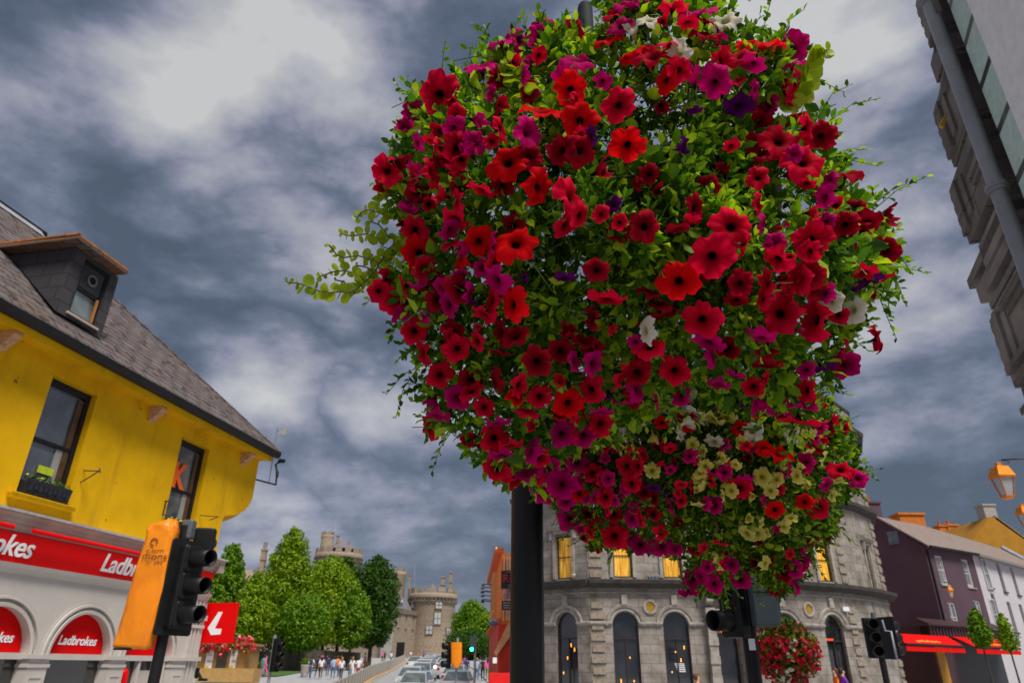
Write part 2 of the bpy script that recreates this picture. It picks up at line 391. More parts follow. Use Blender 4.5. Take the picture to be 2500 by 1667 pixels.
M_white = mat('cream shopfront paint', (.50, .46, .42), .5, var=.08, scale=2.5, bmp=.04)
M_trim = mat('weathered cornice', (.42, .33, .28), .6, var=.25, scale=2.5, bmp=.1)
M_red = mat('red sign panel', (.74, .001, .002), .4, var=.07, scale=1, bmp=0, spec=.15)
M_redd = mat('red lunette film', (.66, .001, .002), .6, var=.05, scale=1, bmp=0, spec=.1)
M_let = mat('white lettering', (.85, .85, .86), .4, var=.02, bmp=0)
M_glass = glassy('dark shop glass', (.020, .022, .026))
M_skyglass = glassy('sky reflecting glass', (.13, .14, .16), .03)
M_corb = mat('terracotta corbel', (.50, .30, .17), .8, var=.4, scale=14, bmp=.4)
M_orange_letter = mat('orange letter', (.95, .13, .005), .5, var=.03, bmp=0)
M_iron = mat('wrought iron', (.035, .025, .022), .6, var=.4, scale=20, bmp=.1)
M_wood = mat('brown timber', (.10, .045, .015), .6, var=.4, scale=8, bmp=.2)
M_curt = mat('grey curtain', (.30, .29, .28), .9, var=.15, scale=6, bmp=.2)

shop = thing('yellow_building', YF.W(11, 3, -.4), 'yellow rendered corner building with slate roof above a red and cream shopfront', 'building')
wz1 = (8.64, 9.62, 3.98, 5.93); wz2 = (12.03, 12.98, 3.98, 5.92)
mb = MB(); YF.wall(mb, 4, 13.86, 3.6, 6.22, [wz1, wz2], .24)
prof = [(0, 6.22), (0, 5.3), (.03, 5.2), (.10, 5.08), (.22, 4.95), (.40, 4.83), (.62, 4.75), (.85, 4.70), (.98, 4.66), (1.02, 4.58), (1.04, 4.4), (1.04, -.5)]
mb.loft([[YF.W(13.86, 0, z), YF.W(14.95-k, 0, z), YF.W(14.95, k, z), YF.W(14.95, 8.4, z)] for k, z in prof], False, False, False)
mb.add([YF.W(4, 8.4, -.5), YF.W(14.95, 8.4, -.5), YF.W(14.95, 8.4, 6.22), YF.W(4, 8.4, 6.22)], [(0, 1, 2, 3)])
mb.add([YF.W(4, 0, -.5), YF.W(4, 8.4, -.5), YF.W(4, 8.4, 6.22), YF.W(4, 0, 6.22)], [(0, 1, 2, 3)])
mb.build('wall', M_yel, shop)
mb = MB(); YF.prof(mb, 4, 14.97, [(-.36, 6.16), (-.36, 6.30), (.06, 6.30), (.06, 6.20), (-.30, 6.20)]); mb.build('soffit', M_yel, shop)
mb = MB(); YF.prof(mb, 4, 15.04, [(-.365, 6.30), (-.40, 6.265), (-.47, 6.265), (-.52, 6.30), (-.535, 6.40), (-.52, 6.40), (-.365, 6.40)]); mb.build('gutter', M_black, shop)
# roof, hipped at the far end
ez, t_ = 6.41, .953
A, B, C_, D_ = YF.W(4, -.5, ez), YF.W(15.06, -.5, ez), YF.W(10.86, 4.0, 10.70), YF.W(4, 4.0, 10.70)
E1, F1 = YF.W(15.06, 8.5, ez), YF.W(4, 8.5, ez)
mb = MB(); mb.add([A, B, C_, D_, E1, F1], [(0, 1, 2, 3), (1, 4, 2), (4, 5, 3, 2), (0, 3, 5)])
roof = mb.build('roof', M_slate, shop)
up = Vector((0, 0, .03)); mb = MB(); mb.tube([C_+up, D_+up], .06, 8); mb.build('ridge_tiles', M_black, roof)
mb = MB(); YF.prof(mb, 4, 10.7, [(3.80, 10.54), (3.78, 10.52), (3.95, 10.68), (3.95, 10.71)]); mb.build('flashing', mat('lead flashing', (.30, .30, .32), .6), roof)
mb = MB(); mb.tube([B, C_+up*.6], .035, 6); mb.build('hip_tiles', M_slate, roof)
# corbels
for X, Y in ((32, 797), (388, 990), (607, 1098)):
    s, z = YF.px(X, Y, -.12)
    mb = MB(); a = YF.W(s, 0, 0)
    mb.prism([YF.W(s-.07, o, z_) for o, z_ in ((.03, 6.195), (-.28, 6.195), (-.29, 6.13), (-.22, 6.08), (-.20, 6.02), (-.12, 6.0), (-.10, 5.94), (.03, 5.90))], YF.d*.14)
    mb.build('corbel', M_corb, shop)
def sash(fr, op, o, parent, mf, mg, mid=.5, fw=.07, bars=0, curtain=True, name='window', inner=None, extras=True):
    s0, s1, z0, z1 = op; mb = MB(); zm = z0+(z1-z0)*mid
    for a in ((s0, s0+fw, z0, z1), (s1-fw, s1, z0, z1)): fr.box(mb, a[0], a[1], o-.05, o+.06, a[2], a[3])
    fr.box(mb, s0+fw, s1-fw, o-.048, o+.06, z1-fw*1.3, z1); fr.box(mb, s0+fw, s1-fw, o-.048, o+.06, z0, z0+fw*1.2)
    if mid: fr.box(mb, s0+fw, s1-fw, o-.03, o+.05, zm-fw*.35, zm+fw*.35)
    for k in range(bars):
        x = s0+(s1-s0)*(k+1)/(bars+1); fr.box(mb, x-.012, x+.012, o-.02, o+.03, z0+fw, z1-fw)
    w = mb.build(name, mf, parent)
    mb = MB(); fr.box(mb, s0+fw, s1-fw, o+.02, o+.03, z0+fw, z1-fw); mb.build('pane', mg, w)
    return w
for i, op in enumerate((wz1, wz2)):
    w = sash(YF, op, .17, shop, M_black, M_skyglass, .47, .085)
    mb = MB(); YF.box(mb, op[1]-.20, op[1]-.085, .155, .172, op[2]+.1, op[3]-.14); mb.build('inner_frame', M_wood, w)
    mb = MB(); YF.box(mb, op[1]-.34, op[1]-.203, .168, .188, op[2]+.1, op[2]+.88); mb.build('curtain', M_curt, w)
    mb = MB(); YF.prof(mb, op[0]-.14, op[1]+.12, [(.24, 3.98), (-.10, 3.975), (-.10, 3.90), (.0, 3.885), (.0, 3.9)]); YF.box(mb, op[0]-.14, op[1]+.12, -.1, .0, 3.895, 3.96); mb.build('sill', M_yel, w)
s, z = YF.px(432, 1172, .15)
put_text('letter', 'K', .72, M_orange_letter, w, YF.W(12.20, .145, 4.93), YF.d, (0, 0, 1), w=.42, offset=.03, ext=.004)
mb = MB(); YF.box(mb, 9.03, 9.32, .13, .16, 4.40, 4.52); tag(mb.build('window_notice', mat('lime notice card', (.48, .60, .02), .6, var=.35, scale=30)), 'small lime green notice card standing in the upper window behind the flower box', 'notice')
# dormer
dm = MB(); fo = -.04
f0, f1, zb, zt = 8.24, 9.29, 6.93, 8.18
def roofz(o): return ez+(o+.5)*t_
ob = (zt-ez)/t_-.5
for s_ in (f0, f1):
    dm.add([YF.W(s_, fo, zb), YF.W(s_, fo, zt), YF.W(s_, ob, zt)], [(0, 1, 2)])
YF.wall(dm, f0, f1, zb, zt, [(8.50, 9.10, 7.03, 8.12)], .12, fo)
dorm = dm.build('dormer', M_sdark, roof)
mb = MB(); YF.prof(mb, 8.02, 9.22, [(-.27, 8.185), (-.28, 8.235), (1.44, 8.275), (1.42, 8.20)]); mb.build('dormer_roof', masonry('rusty dormer slate', (.12, .08, .06), (.10, .08, .075), (.05, .03, .02), .3, .2, .02, (.22, .08, .02), .7, bmp=.8), dorm)
mb = MB(); YF.box(mb, 8.02, 8.07, -.27, 1.4, 8.28, 8.31); YF.box(mb, 8.08, 9.2, -.28, -.22, 8.245, 8.275); mb.build('rusty_edge', mat('rust orange edge', (.42, .13, .02), .8, var=.6, scale=9), dorm)
dw = sash(YF, (8.50, 9.10, 7.03, 8.12), fo+.09, dorm, M_black, glassy('pale sky glass', (.34, .40, .40), .05), .48, .05)
mb = MB(); YF.box(mb, 8.56, 9.04, fo+.055, fo+.075, 7.60, 8.05)
mb.build('vent_panel', mat('vent panel', (.022, .022, .024), .5), dw)
mb = MB(); YF.ring(mb, 8.80, 7.82, [(.08, fo+.03), (.105, fo+.03), (.105, fo+.056), (.08, fo+.056)]); 
rings = []
for k in range(25):
    a = 2*math.pi*k/24; rings.append([YF.W(8.80+r*math.cos(a), o, 7.82+r*math.sin(a)) for r, o in ((.075, fo+.03), (.11, fo+.03), (.11, fo+.056), (.075, fo+.056))])
mb = MB(); mb.loft(rings, False, False); mb.build('vent_ring', mat('grey metal ring', (.12, .12, .12), .4), dw)
mb = MB(); YF.disc(mb, 8.80, 7.82, .075, fo+.045, 20, True, .008); mb.build('vent_hole', mat('unlit void', (.002, .002, .002), 1, bmp=0), dw)
mb = MB(); YF.box(mb, 9.00, 9.04, fo+.02, fo+.05, 7.08, 7.54); mb.build('inner_frame', mat('bare orange timber', (.4, .15, .03), .7, scale=12), dw)
mb = MB(); YF.box(mb, 8.45, 9.15, fo-.04, fo+.08, 6.99, 7.03); mb.build('sill', M_trim, dw)
# shopfront: cornice, fascia, letters
mb = MB(); YF.prof(mb, 4, 14.0, [(.05, 3.42), (-.08, 3.42), (-.08, 3.47), (-.12, 3.49), (-.12, 3.54), (-.17, 3.56), (-.17, 3.61), (-.24, 3.64), (-.24, 3.66), (.05, 3.70)]); mb.build('cornice', M_trim, shop)
mb = MB(); YF.prof(mb, 4, 14.03, [(.0, 3.702), (-.26, 3.662), (-.27, 3.70), (-.02, 3.75), (.0, 3.75)]); mb.build('cornice_cap', mat('chipped white cap', (.55, .52, .50), .7, var=.3, scale=6), shop)
mb = MB(); YF.prof(mb, 4, 13.86, [(.05, 2.98), (-.05, 2.98), (-.09, 3.41), (.05, 3.41)]); fas = mb.build('fascia', M_red, shop)
mb = MB(); YF.prof(mb, 4, 13.9, [(.05, 2.84), (-.03, 2.84), (-.05, 2.88), (-.10, 2.92), (-.12, 2.975), (.05, 2.975)]); mb.build('fascia_moulding', M_white, shop)
mb = MB(); mb.tube([YF.W(8.9, -.26, 3.44), YF.W(11.75, -.26, 3.44)], .035, 10); mb.build('lamp_trough', M_red, fas)
mb = MB(); mb.tube([YF.W(4.5, -.26, 3.44), YF.W(8.55, -.26, 3.44)], .035, 10); mb.build('lamp_trough', M_red, fas)
tdir = (YF.i*.04*-1+Vector((0, 0, .43)))
M_shade = mat('grey letter edge', (.22, .02, .02), .6, bmp=0)
sL, zL = YF.px(243, 1388, -.06); sR, zR = YF.px(76, 1352, -.06)
for so in (sL, sR-1.62):
    put_text('lettering', 'Ladbrokes', .42, M_let, fas, YF.W(so, -.082, 3.075), YF.d, tdir, w=1.62, offset=.006, shear=.25, ext=.008)
    pass
# arches
cs = [5.65, 7.35, 9.05, 10.75, 12.45]; TZ = 1.73
mb = MB()
for c in cs: YF.arch(mb, c-.85, c+.85, c, .66, TZ, 2.86, 0, .16)
YF.box(mb, 13.30, 13.86, 0, .1, -.5, 2.86)
mb.build('arch_wall', M_white, shop)
for c in cs:
    mb = MB(); YF.ring(mb, c, TZ, [(.65, .06), (.65, -.02), (.70, -.03), (.71, 0), (.755, 0), (.76, -.035), (.80, -.035), (.805, -.005), (.84, -.01), (.845, .06)], 28)
    ar = mb.build('archivolt', M_white, shop)
    mb = MB(); YF.disc(mb, c, TZ+.03, .64, .14, 30); lun = mb.build('lunette', M_redd, shop)
    if abs(c-10.75) < .1 or abs(c-9.05) < .1:
        s0, z0 = YF.px(149, 1562, .13) if c > 10 else (8.62, 1.86)
        put_text('lettering', 'Ladbrokes', .20, M_let, lun, YF.W(c-.38, .132, TZ+.17), YF.d, (0, 0, 1), w=.84, offset=.004, shear=.22, ext=.002)
    mb = MB(); YF.box(mb, c-.66, c+.66, .04, .18, TZ-.06, TZ+.03); mb.build('transom', M_white, shop)
    mb = MB(); YF.box(mb, c-.66, c+.66, .16, .18, -.4, TZ-.06)
    gp = mb.build('shop_window', M_glass, shop)
    if c > 11.5:
        mb = MB()
        for a in (11.83, 12.30, 12.75, 13.0): YF.box(mb, a, a+.06, .06, .155, -.4, TZ-.06)
        for k in range(8): YF.box(mb, 12.42+k*.04, 12.435+k*.04, .10, .155, -.4, TZ-.22)
        mb.build('door_frame', M_white, gp)
        mb = MB(); mb.lathe(YF.W(12.02, .11, 0), [(0, 1.55), (.06, 1.53), (.085, 1.47), (.085, .4), (0, .4)], 14); tag(mb.build('fire_extinguisher', M_red), 'red cylinder seen inside the shop doorway beside the door grille', 'cylinder')
for c in [6.5, 8.2, 9.9, 11.6, 13.3]:
    mb = MB(); YF.box(mb, c-.19, c+.19, -.06, .16, -.5, TZ-.17); YF.box(mb, c-.13, c-.11, -.072, -.058, .2, TZ-.3); YF.box(mb, c+.11, c+.13, -.072, -.058, .2, TZ-.3); YF.box(mb, c-.11, c+.11, -.072, -.058, TZ-.32, TZ-.3)
    YF.box(mb, c-.21, c+.21, -.08, .16, TZ-.17, TZ-.12); YF.box(mb, c-.19, c+.19, -.065, .16, TZ-.12, TZ-.05); YF.box(mb, c-.23, c+.23, -.11, .16, TZ-.05, TZ+.01)
    mb.build('pilaster', M_white, shop)
mb = MB()
for a in (13.5, 13.62, 13.74): YF.box(mb, a, a+.07, -.04, .05, -.5, 2.84)
YF.box(mb, 13.4, 13.92, -.09, .05, 2.45, 2.55); YF.box(mb, 13.4, 13.9, -.07, .05, 2.30, 2.36); YF.box(mb, 13.42, 13.95, -.1, .05, TZ-.05, TZ+.03)
mb.build('corner_pilaster', M_white, shop)
mb = MB(); mb.prism([YF.W(13.84, -.02, -.5), YF.W(13.93, -.02, -.5), YF.W(14.97, 1.02, -.5), YF.W(14.9, 1.1, -.5)], Vector((0, 0, 3.9))); mb.build('chamfer_wall', M_white, shop)
mb = MB(); YF.box(mb, 13.86, 14.04, -.2, .1, 3.42, 3.68); mb.build('cornice_return', M_trim, shop)
# projecting square sign
s = 14.05; P4 = [YF.perp(X, Y, s) for X, Y in ((492, 1471), (577, 1471), (567, 1569), (475, 1569))]
o0 = (P4[0][0]+P4[3][0])/2; o1 = (P4[1][0]+P4[2][0])/2; z1 = P4[0][1]; z0 = P4[3][1]
sg = thing('projecting_sign', YF.W(s, (o0+o1)/2, z0), 'square red projecting sign with a white slanted L beside the traffic signal', 'sign')
mb = MB(); YF.box(mb, s, s+.08, o1, o0, z0, z1); pn = mb.build('sign_panel', M_red, sg)
mb = MB(); LP = [(1620, 1040), (1650, 1040), (1592, 1163), (1642, 1165), (1632, 1206), (1562, 1211), (1538, 1160)]
mb.prism([YF.W(s-.006, *YF.perp(x/3.033, 1150+y/3.033, s)) for x, y in LP], YF.d*.005); mb.build('letter', M_let, pn)
mb = MB(); YF.box(mb, s+.02, s+.06, o0, .1, z1-.12, z1-.08); YF.box(mb, s+.02, s+.06, o0, .1, z0+.1, z0+.14); mb.build('sign_bracket', M_iron, sg)
# flower box, brackets
fb = thing('window_box', YF.W(9.1, -.05, 3.98), 'black ornate flower box on the yellow sill of the near upper window', 'flower box')
mb = MB(); YF.prof(mb, 8.70, 9.58, [(.13, 3.985), (-.06, 3.985), (-.10, 4.22), (-.08, 4.22), (-.06, 4.18), (.12, 4.18), (.13, 4.22)]); 
for k in range(9): YF.box(mb, 8.74+k*.092, 8.80+k*.092, -.115, -.07, 4.05+.02*(k % 2), 4.16-.02*(k % 2))
mb.build('box', mat('black cast box', (.016, .018, .026), .4, var=.6, scale=30, bmp=.6), fb)
M_lf = mat('box leaves', (.07, .17, .01), .7, var=.3, scale=30, bmp=0); M_yf = mat('yellow blossom', (.75, .50, .01), .7, bmp=0)
def tuft(fr, s0, s1, o, z, n, parent, nf=5):
    mb = MB(); fb_ = MB()
    for k in range(n):
        p = fr.W(random.uniform(s0, s1), o+random.uniform(-.06, .06), z+random.uniform(0, .07)); d = Vector((random.uniform(-1, 1), random.uniform(-1, 1), random.uniform(.2, 1.4))).normalized()*.07; e = d.cross(Vector((.3, .5, .2))).normalized()*.018
        mb.add([p, p+d*.5+e, p+d, p+d*.5-e], [(0, 1, 2, 3)])
    mb.build('leaves', M_lf, parent)
    for k in range(nf):
        p = fr.W(random.uniform(s0, s1), o+random.uniform(-.06, .02), z+random.uniform(.04, .12)); fb_.lathe(p, [(0, -.012), (.026, 0), (.014, .018), (0, .02)], 8)
    fb_.build('blossoms', M_yf, parent)
tuft(YF, 8.72, 9.56, .0, 4.2, 90, fb, 3)
fb2 = thing('window_box', YF.W(12.5, -.05, 3.98), 'flower box with yellow blossoms on the sill of the window with the K', 'flower box')
mb = MB(); YF.prof(mb, 12.12, 12.92, [(.13, 3.985), (-.06, 3.985), (-.10, 4.2), (-.08, 4.2), (-.06, 4.16), (.12, 4.16), (.13, 4.2)]); mb.build('box', MATS['black cast box'], fb2)
tuft(YF, 12.15, 12.9, .0, 4.18, 140, fb2, 16)
def bracket(s, pts, r, label, m=M_iron):
    t = MB()
    for a, b in pts: t.tube([YF.W(s, *YF.perp(*a, s)), YF.W(s, *YF.perp(*b, s))], r, 6)
    o = t.build('hanging_bracket', m, origin=YF.W(s, 0, 4.3)); tag(o, label, 'bracket'); return o
c6 = lambda x, y: (x/3.92, 900+y/3.92)
bracket(9.78, [(c6(770, 975), c6(735, 1110)), (c6(640, 968), c6(950, 978)), (c6(740, 1105), c6(950, 978)), (c6(640, 1112), c6(735, 1110)), (c6(950, 950), c6(962, 995))], .010, 'wrought iron flower bracket beside the near upper window')
c7 = lambda x, y: (350+x/5.227, 1000+y/5.227)
bracket(13.1, [(c7(640, 1310), c7(725, 1310)), (c7(720, 1310), c7(700, 1410)), (c7(725, 1345), c7(950, 1362)), (c7(960, 1362), c7(840, 1410))], .009, 'wrought iron flower bracket to the right of the window with the K')
bracket(11.95, [(c7(290, 1160), c7(250, 1335)), (c7(275, 1160), c7(320, 1170)), (c7(235, 1330), c7(285, 1345))], .014, 'short iron flower bracket to the left of the window with the K')
s = 15.0; ax = thing('antenna_bracket', YF.W(s, -.3, 4.6), 'steel arm off the yellow corner carrying a flat antenna and a black camera', 'antenna')
def pp(x, y): return YF.W(s, *YF.perp(*c7(x, y), s))
mb = MB(); mb.tube([pp(1320, 850), pp(1420, 880)], .045, 6); mb.tube([pp(1420, 885), pp(1690, 955)], .022, 6); mb.tube([pp(1690, 960), pp(1700, 860)], .022, 6); mb.build('arm', M_black, ax)
mb = MB(); mb.tube([pp(1600, 940), pp(1715, 225)], .014, 8); mb.build('mast', mat('galvanised steel', (.35, .35, .37), .4, .7), ax)
mb = MB(); c = (pp(1740, 225)+pp(1830, 330))/2; mb.box(c, (.17, .05, .20), Matrix.Rotation(.1, 3, 'Y')); mb.tube([pp(1700, 260), c], .01, 5); mb.build('panel_antenna', mat('grey antenna', (.3, .31, .32), .5), ax)
mb = MB(); mb.tube([pp(1705, 860), pp(1710, 800), pp(1700, 760), pp(1690, 700), pp(1745, 650), pp(1800, 655)], [.035, .04, .025, .03, .06, .05], 8); mb.build('camera_head', M_black, ax)

# ================================================================== near right building, seen steeply from below
NR = Frame((3.34, 3.71), az=21)
for _n, _v in (('NR', 0),): pass
NR.i = -NR.i                                  # this facade lies to the right, its inside is on the right
nb = thing('grey_stone_building', NR.W(1, .3, 0), 'pale rendered building with carved stone pilaster and grey downpipe at the right edge', 'building')
M_wr = mat('white roughcast', (.78, .78, .80), .9, var=.1, scale=14, bmp=.5)
M_til = masonry('green glazed slates', (.42, .56, .52), (.50, .62, .58), (.03, .03, .03), 5.0, .42, .035, (.3, .4, .36), .4, bmp=.6)
M_st = masonry('carved limestone', (.13, .11, .10), (.20, .175, .16), (.06, .05, .04), .9, .45, .01, (.05, .04, .03), .6, bmp=.3)
mb = MB(); NR.box(mb, -1.7, -.36, .05, 3, 0, 9.5); mb.build('wall', M_wr, nb)
mb = MB(); NR.box(mb, -.36, -.06, .06, .5, 2.2, 9.5); mb.build('slate_strip', M_til, nb)
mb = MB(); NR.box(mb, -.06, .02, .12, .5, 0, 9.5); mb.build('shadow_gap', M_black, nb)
dp = MB(); dp.tube([NR.W(.05, -.02, 0), NR.W(.05, -.02, 9.5)], .052, 14)
pipe = dp.build('downpipe', mat('grey painted pipe', (.24, .24, .26), .35, .2, var=.15, scale=5), nb)
for z in (3.02, 4.62, 6.5):
    mb = MB(); mb.tube([NR.W(.05, -.02, z), NR.W(.05, -.02, z+.07)], .066, 14); mb.tube([NR.W(.05, -.02, z+.025), NR.W(.05, -.02, z+.045)], .074, 14); mb.build('pipe_collar', MATS['grey painted pipe'], pipe)
def az_p(az, s):                              # protrusion so that the far outer corner is at this azimuth
    b = NR.W(s, 0, 0); a = math.tan(math.radians(az)); i = NR.i     # (b.x + i.x*o)/(b.y + i.y*o) = a
    return (a*b.y-b.x)/(i.x-a*i.y)
M_pk = mat('pinkish grey limestone', (.20, .165, .15), .8, var=.5, scale=3, bmp=.2)
def zz(Y, X, s=.7, o=0):
    d = ray(X, Y); r_ = math.hypot(*(NR.W(s, o, 0)[:2])); return EYE.z + r_*d.z/math.hypot(d.x, d.y)
def s_at(az): t = math.tan(math.radians(az)); return (3.34-3.71*t)/(.934*t-.358)
blocks = [(-60, 0, 40.9, 2240), (0, 148, 40.75, 2255), (152, 158, 41.2, 2275), (158, 212, 40.15, 2270), (212, 266, 40.3, 2283), (266, 424, 39.35, 2290), (424, 452, 39.9, 2325), (451, 606, 38.7, 2340), (606, 680, 39.2, 2370), (680, 705, 37.8, 2378), (705, 745, 38.2, 2385), (745, 763, 38.7, 2395), (763, 950, 38.55, 2440), (950, 1010, 38.9, 2480)]
for i, (y0, y1, az, X) in enumerate(blocks):
    s = s_at(az); z1, z0 = zz(y0, X, s), zz(y1, X, s)
    if i in (0,): z1 = 9.5
    mb = MB(); NR.box(mb, .12, s, 0, 1.2, z0+.003, z1-.003)
    if y1-y0 > 100:
        h_ = z1-z0; NR.box(mb, s-.20, s-.05, -.035, .02, z0+h_*.12, z1-h_*.12)
        if h_ > .5: NR.box(mb, s-.34, s-.24, -.02, .02, z0+h_*.2, z1-h_*.2)
        for k in range(4): NR.box(mb, s-.03, s+.012, -.02, .04, z0+h_*(.15+.2*k), z0+h_*(.25+.2*k))
    mb.build('stone_block', M_st if i % 2 else M_pk, nb)
for z in (3.62, 4.0, 5.0):
    mb = MB(); e_ = s_at(40.3 if z > 4.5 else 39.6); NR.box(mb, .10, e_, -.04, .1, z, z+.05); NR.box(mb, .10, e_-.03, -.02, .1, z-.05, z-.003); mb.build('string_course', M_st, nb)
for k, (a, z0, z1) in enumerate(((.30, 1.5, 3.60), (.42, 1.5, 3.45), (.54, 1.5, 3.25))):
    mb = MB(); NR.box(mb, a, a+.05, -.05-.015*k, .05, z0, z1); NR.box(mb, a, .78, -.05-.015*k, .05, z1+.003, z1+.05); mb.build('carved_frame', M_st, nb)
mb = MB(); c = NR.W(.35, -.1, zz(290, 2345, .35)); mb.box(c, (.03, .02, .1), Matrix.Rotation(.5, 3, 'Y')); mb.tube([c, c+Vector((.05, 0, .1))], .008, 5); tag(mb.build('yellow_tie', mat('yellow plastic', (.5, .27, .01), .5)), 'torn yellow plastic tie hanging by the downpipe high on the right', 'tie')

# ================================================================== grey stone bank
M_bank = masonry('ashlar limestone', (.24, .215, .19), (.32, .285, .255), (.14, .12, .10), .75, .36, .014, (.10, .075, .05), .85, bmp=.25)
M_bankt = mat('limestone trim', (.32, .285, .25), .85, var=.4, scale=4, bmp=.2)
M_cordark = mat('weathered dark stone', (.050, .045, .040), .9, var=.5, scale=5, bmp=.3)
M_quoin = mat('quoin stone', (.27, .22, .17), .85, var=.45, scale=6, bmp=.3)
m, nt, b = new_mat('lit amber blind'); M_blind = m
_w = noise_n(nt, coords(nt, 'Object', (7, 7, .5)), 2.2, 3, .5); _c = ramp(nt, _w, [(.3, (.42, .16, .004)), (.5, (.72, .33, .008)), (.72, (.95, .62, .12))])
nt.links.new(_c, b.inputs['Base Color']); nt.links.new(_c, b.inputs['Emission Color']); b.inputs['Emission Strength'].default_value = .12; b.inputs['Coat Weight'].default_value = .5
M_gold = mat('gilt roundel', (.38, .22, .02), .5, .3, var=.3, scale=8)
M_dkframe = mat('dark maroon joinery', (.03, .016, .018), .5)
bank = thing('stone_bank_building', (10, 34, 0), 'grey limestone building with curved front, arched ground floor windows and amber lit blinds above', 'building')
BP = [(0.2, 33.4), (3.4, 30.9), (12.4, 30.9), (14.7, 31.9), (16.7, 33.4), (18.5, 35.3), (19.7, 37.9), (20.3, 42)]
ZC = 4.72; bfr = [Frame(BP[i], q=BP[i+1]) for i in range(len(BP)-1)]
WALLT = 13.2
def seg_s(fr, X, Y): return fr.px(X, Y)[0]
wall = MB(); corn = MB(); trim = MB(); quo = MB()
bw = []                                       # windows to hang on the building
ground = {0: [1383], 1: [1527, 1650, 1916], 2: [2035], 3: []}
for i, fr in enumerate(bfr):
    cents = []
    for X in ground.get(i, []): cents.append(seg_s(fr, X, 1530))
    # ground floor
    if i == 1:
        dcen = seg_s(fr, 1779, 1560)
        edges = [0, (cents[0]+cents[1])/2, (cents[1]+dcen)/2-.1, dcen-.62, dcen+.62, fr.len]
        fr.arch(wall, edges[0], edges[1], cents[0], .54, 3.24, ZC, zb=-.6); fr.arch(wall, edges[1], edges[2], cents[1], .54, 3.24, ZC, zb=-.6)
        fr.wall(wall, edges[2], edges[4]+.0, -.6, ZC, [(dcen-.45, dcen+.45, -.6, 3.3)], .5)
        m_ = (dcen+.62+1.45, ); c3 = seg_s(fr, 1826, 1530)
        fr.wall(wall, dcen+.62, cents[2]-.75-.0, -.6, ZC, [], .2)
        fr.arch(wall, cents[2]-.75, fr.len, cents[2], .54, 3.24, ZC, zb=-.6)
    elif cents: fr.arch(wall, 0, fr.len, cents[0], .54, 3.24, ZC, zb=-.6)
    else: fr.wall(wall, 0, fr.len, -.6, ZC, [])
    for c in cents:
        m = MB(); fr.ring(m, c, 3.24, [(.55, .05), (.55, -.05), (.60, -.07), (.67, -.02), (.72, -.09), (.82, -.12), (.86, .05)], 20)
        h = m.build('arch_moulding', M_bankt, bank)
        m = MB(); fr.box(m, c-.12, c+.12, -.14, .05, 4.05, 4.45); m.build('keystone', M_bankt, h)
        m = MB(); fr.disc(m, c, 3.24, .54, .2, 20); fr.box(m, c-.54, c+.54, .2, .22, -.5, 3.24); 
        g = m.build('window', M_glass, bank)
        m = MB(); fr.box(m, c-.54, c-.48, .12, .2, -.5, 3.24); fr.box(m, c+.48, c+.54, .12, .2, -.5, 3.24); fr.box(m, c-.48, c+.48, .12, .199, 2.72, 2.77); fr.box(m, c-.02, c+.02, .14, .199, -.5, 2.72); m.build('frame', M_dkframe, g)
        bw.append((fr, c))
    # string at spring height between openings
    occ = [(c-.56, c+.56) for c in cents]
    if i == 1: occ.append((dcen-.95, dcen+.95))
    a = 0
    for u, v in sorted(occ)+[(fr.len, fr.len)]:
        if u-a > .1: fr.prof(trim, a, u, [(.02, 3.22), (-.08, 3.24), (-.12, 3.30), (-.12, 3.36), (.02, 3.40)])
        a = v
    # cornice
    fr.prof(corn, -.02, fr.len+.12, [(.05, ZC), (-.12, ZC+.02), (-.2, ZC+.10), (-.42, ZC+.16), (-.45, ZC+.30), (-.1, ZC+.36), (.05, ZC+.36)])
    fr.prof(trim, 0, fr.len, [(.02, 4.50), (-.05, 4.52), (-.05, 4.56), (.02, 4.58)])
    # upper floors
    up1 = {0: [1377], 1: [1520, 1641, 1765, 1890], 2: [2013], 3: [], 4: [2122]}
    ops = []
    for X in up1.get(i, []):
        c = seg_s(fr, X, 1380); hw = .40 if X != 2122 else .3
        c = min(max(c, hw+.05), fr.len-hw-.05)
        ops.append((c-hw, c+hw, 5.15, 7.0)); ops.append((c-hw, c+hw, 9.6, 11.4))
    fr.wall(wall, 0, fr.len, ZC+.3, WALLT, ops, .22)
    for k, op in enumerate(ops):
        lit = k % 2 == 0
        w = sash(fr, op, .14, bank, M_dkframe if lit else M_black, M_blind if lit else M_skyglass, .5, .05)
        m = MB(); c = (op[0]+op[1])/2; hw = (op[1]-op[0])/2
        for sg_ in (-1, 1): fr.box(m, c+sg_*(hw+.10)-.07, c+sg_*(hw+.10)+.07, -.07, .02, op[2], op[3]+.1); fr.box(m, c+sg_*(hw+.22)-.05, c+sg_*(hw+.22)+.05, -.16, .02, op[3]-.15, op[3]+.22)
        fr.prof(m, c-hw-.42, c+hw+.42, [(.02, op[3]+.24), (-.12, op[3]+.26), (-.26, op[3]+.38), (-.28, op[3]+.46), (.02, op[3]+.52)])
        fr.box(m, c-hw-.2, c+hw+.2, -.08, .02, op[3]+.1, op[3]+.24)
        m.build('window_surround', M_bankt, w)
    fr.prof(corn, -.02, fr.len+.1, [(.05, 8.6), (-.1, 8.62), (-.32, 8.80), (-.35, 8.95), (.05, 9.05)])
    fr.prof(corn, -.02, fr.len+.14, [(.05, 12.6), (-.15, 12.65), (-.45, 12.9), (-.5, 13.1), (.05, 13.25)])
    fr.box(wall, 0, fr.len, 0, .3, WALLT, 14.3)
    fr.prof(corn, -.02, fr.len+.03, [(.32, 14.3), (-.06, 14.3), (-.08, 14.42), (.34, 14.42)])
wall.build('wall', M_bank, bank); corn.build('cornice', M_cordark, bank); trim.build('string_course', M_bankt, bank)
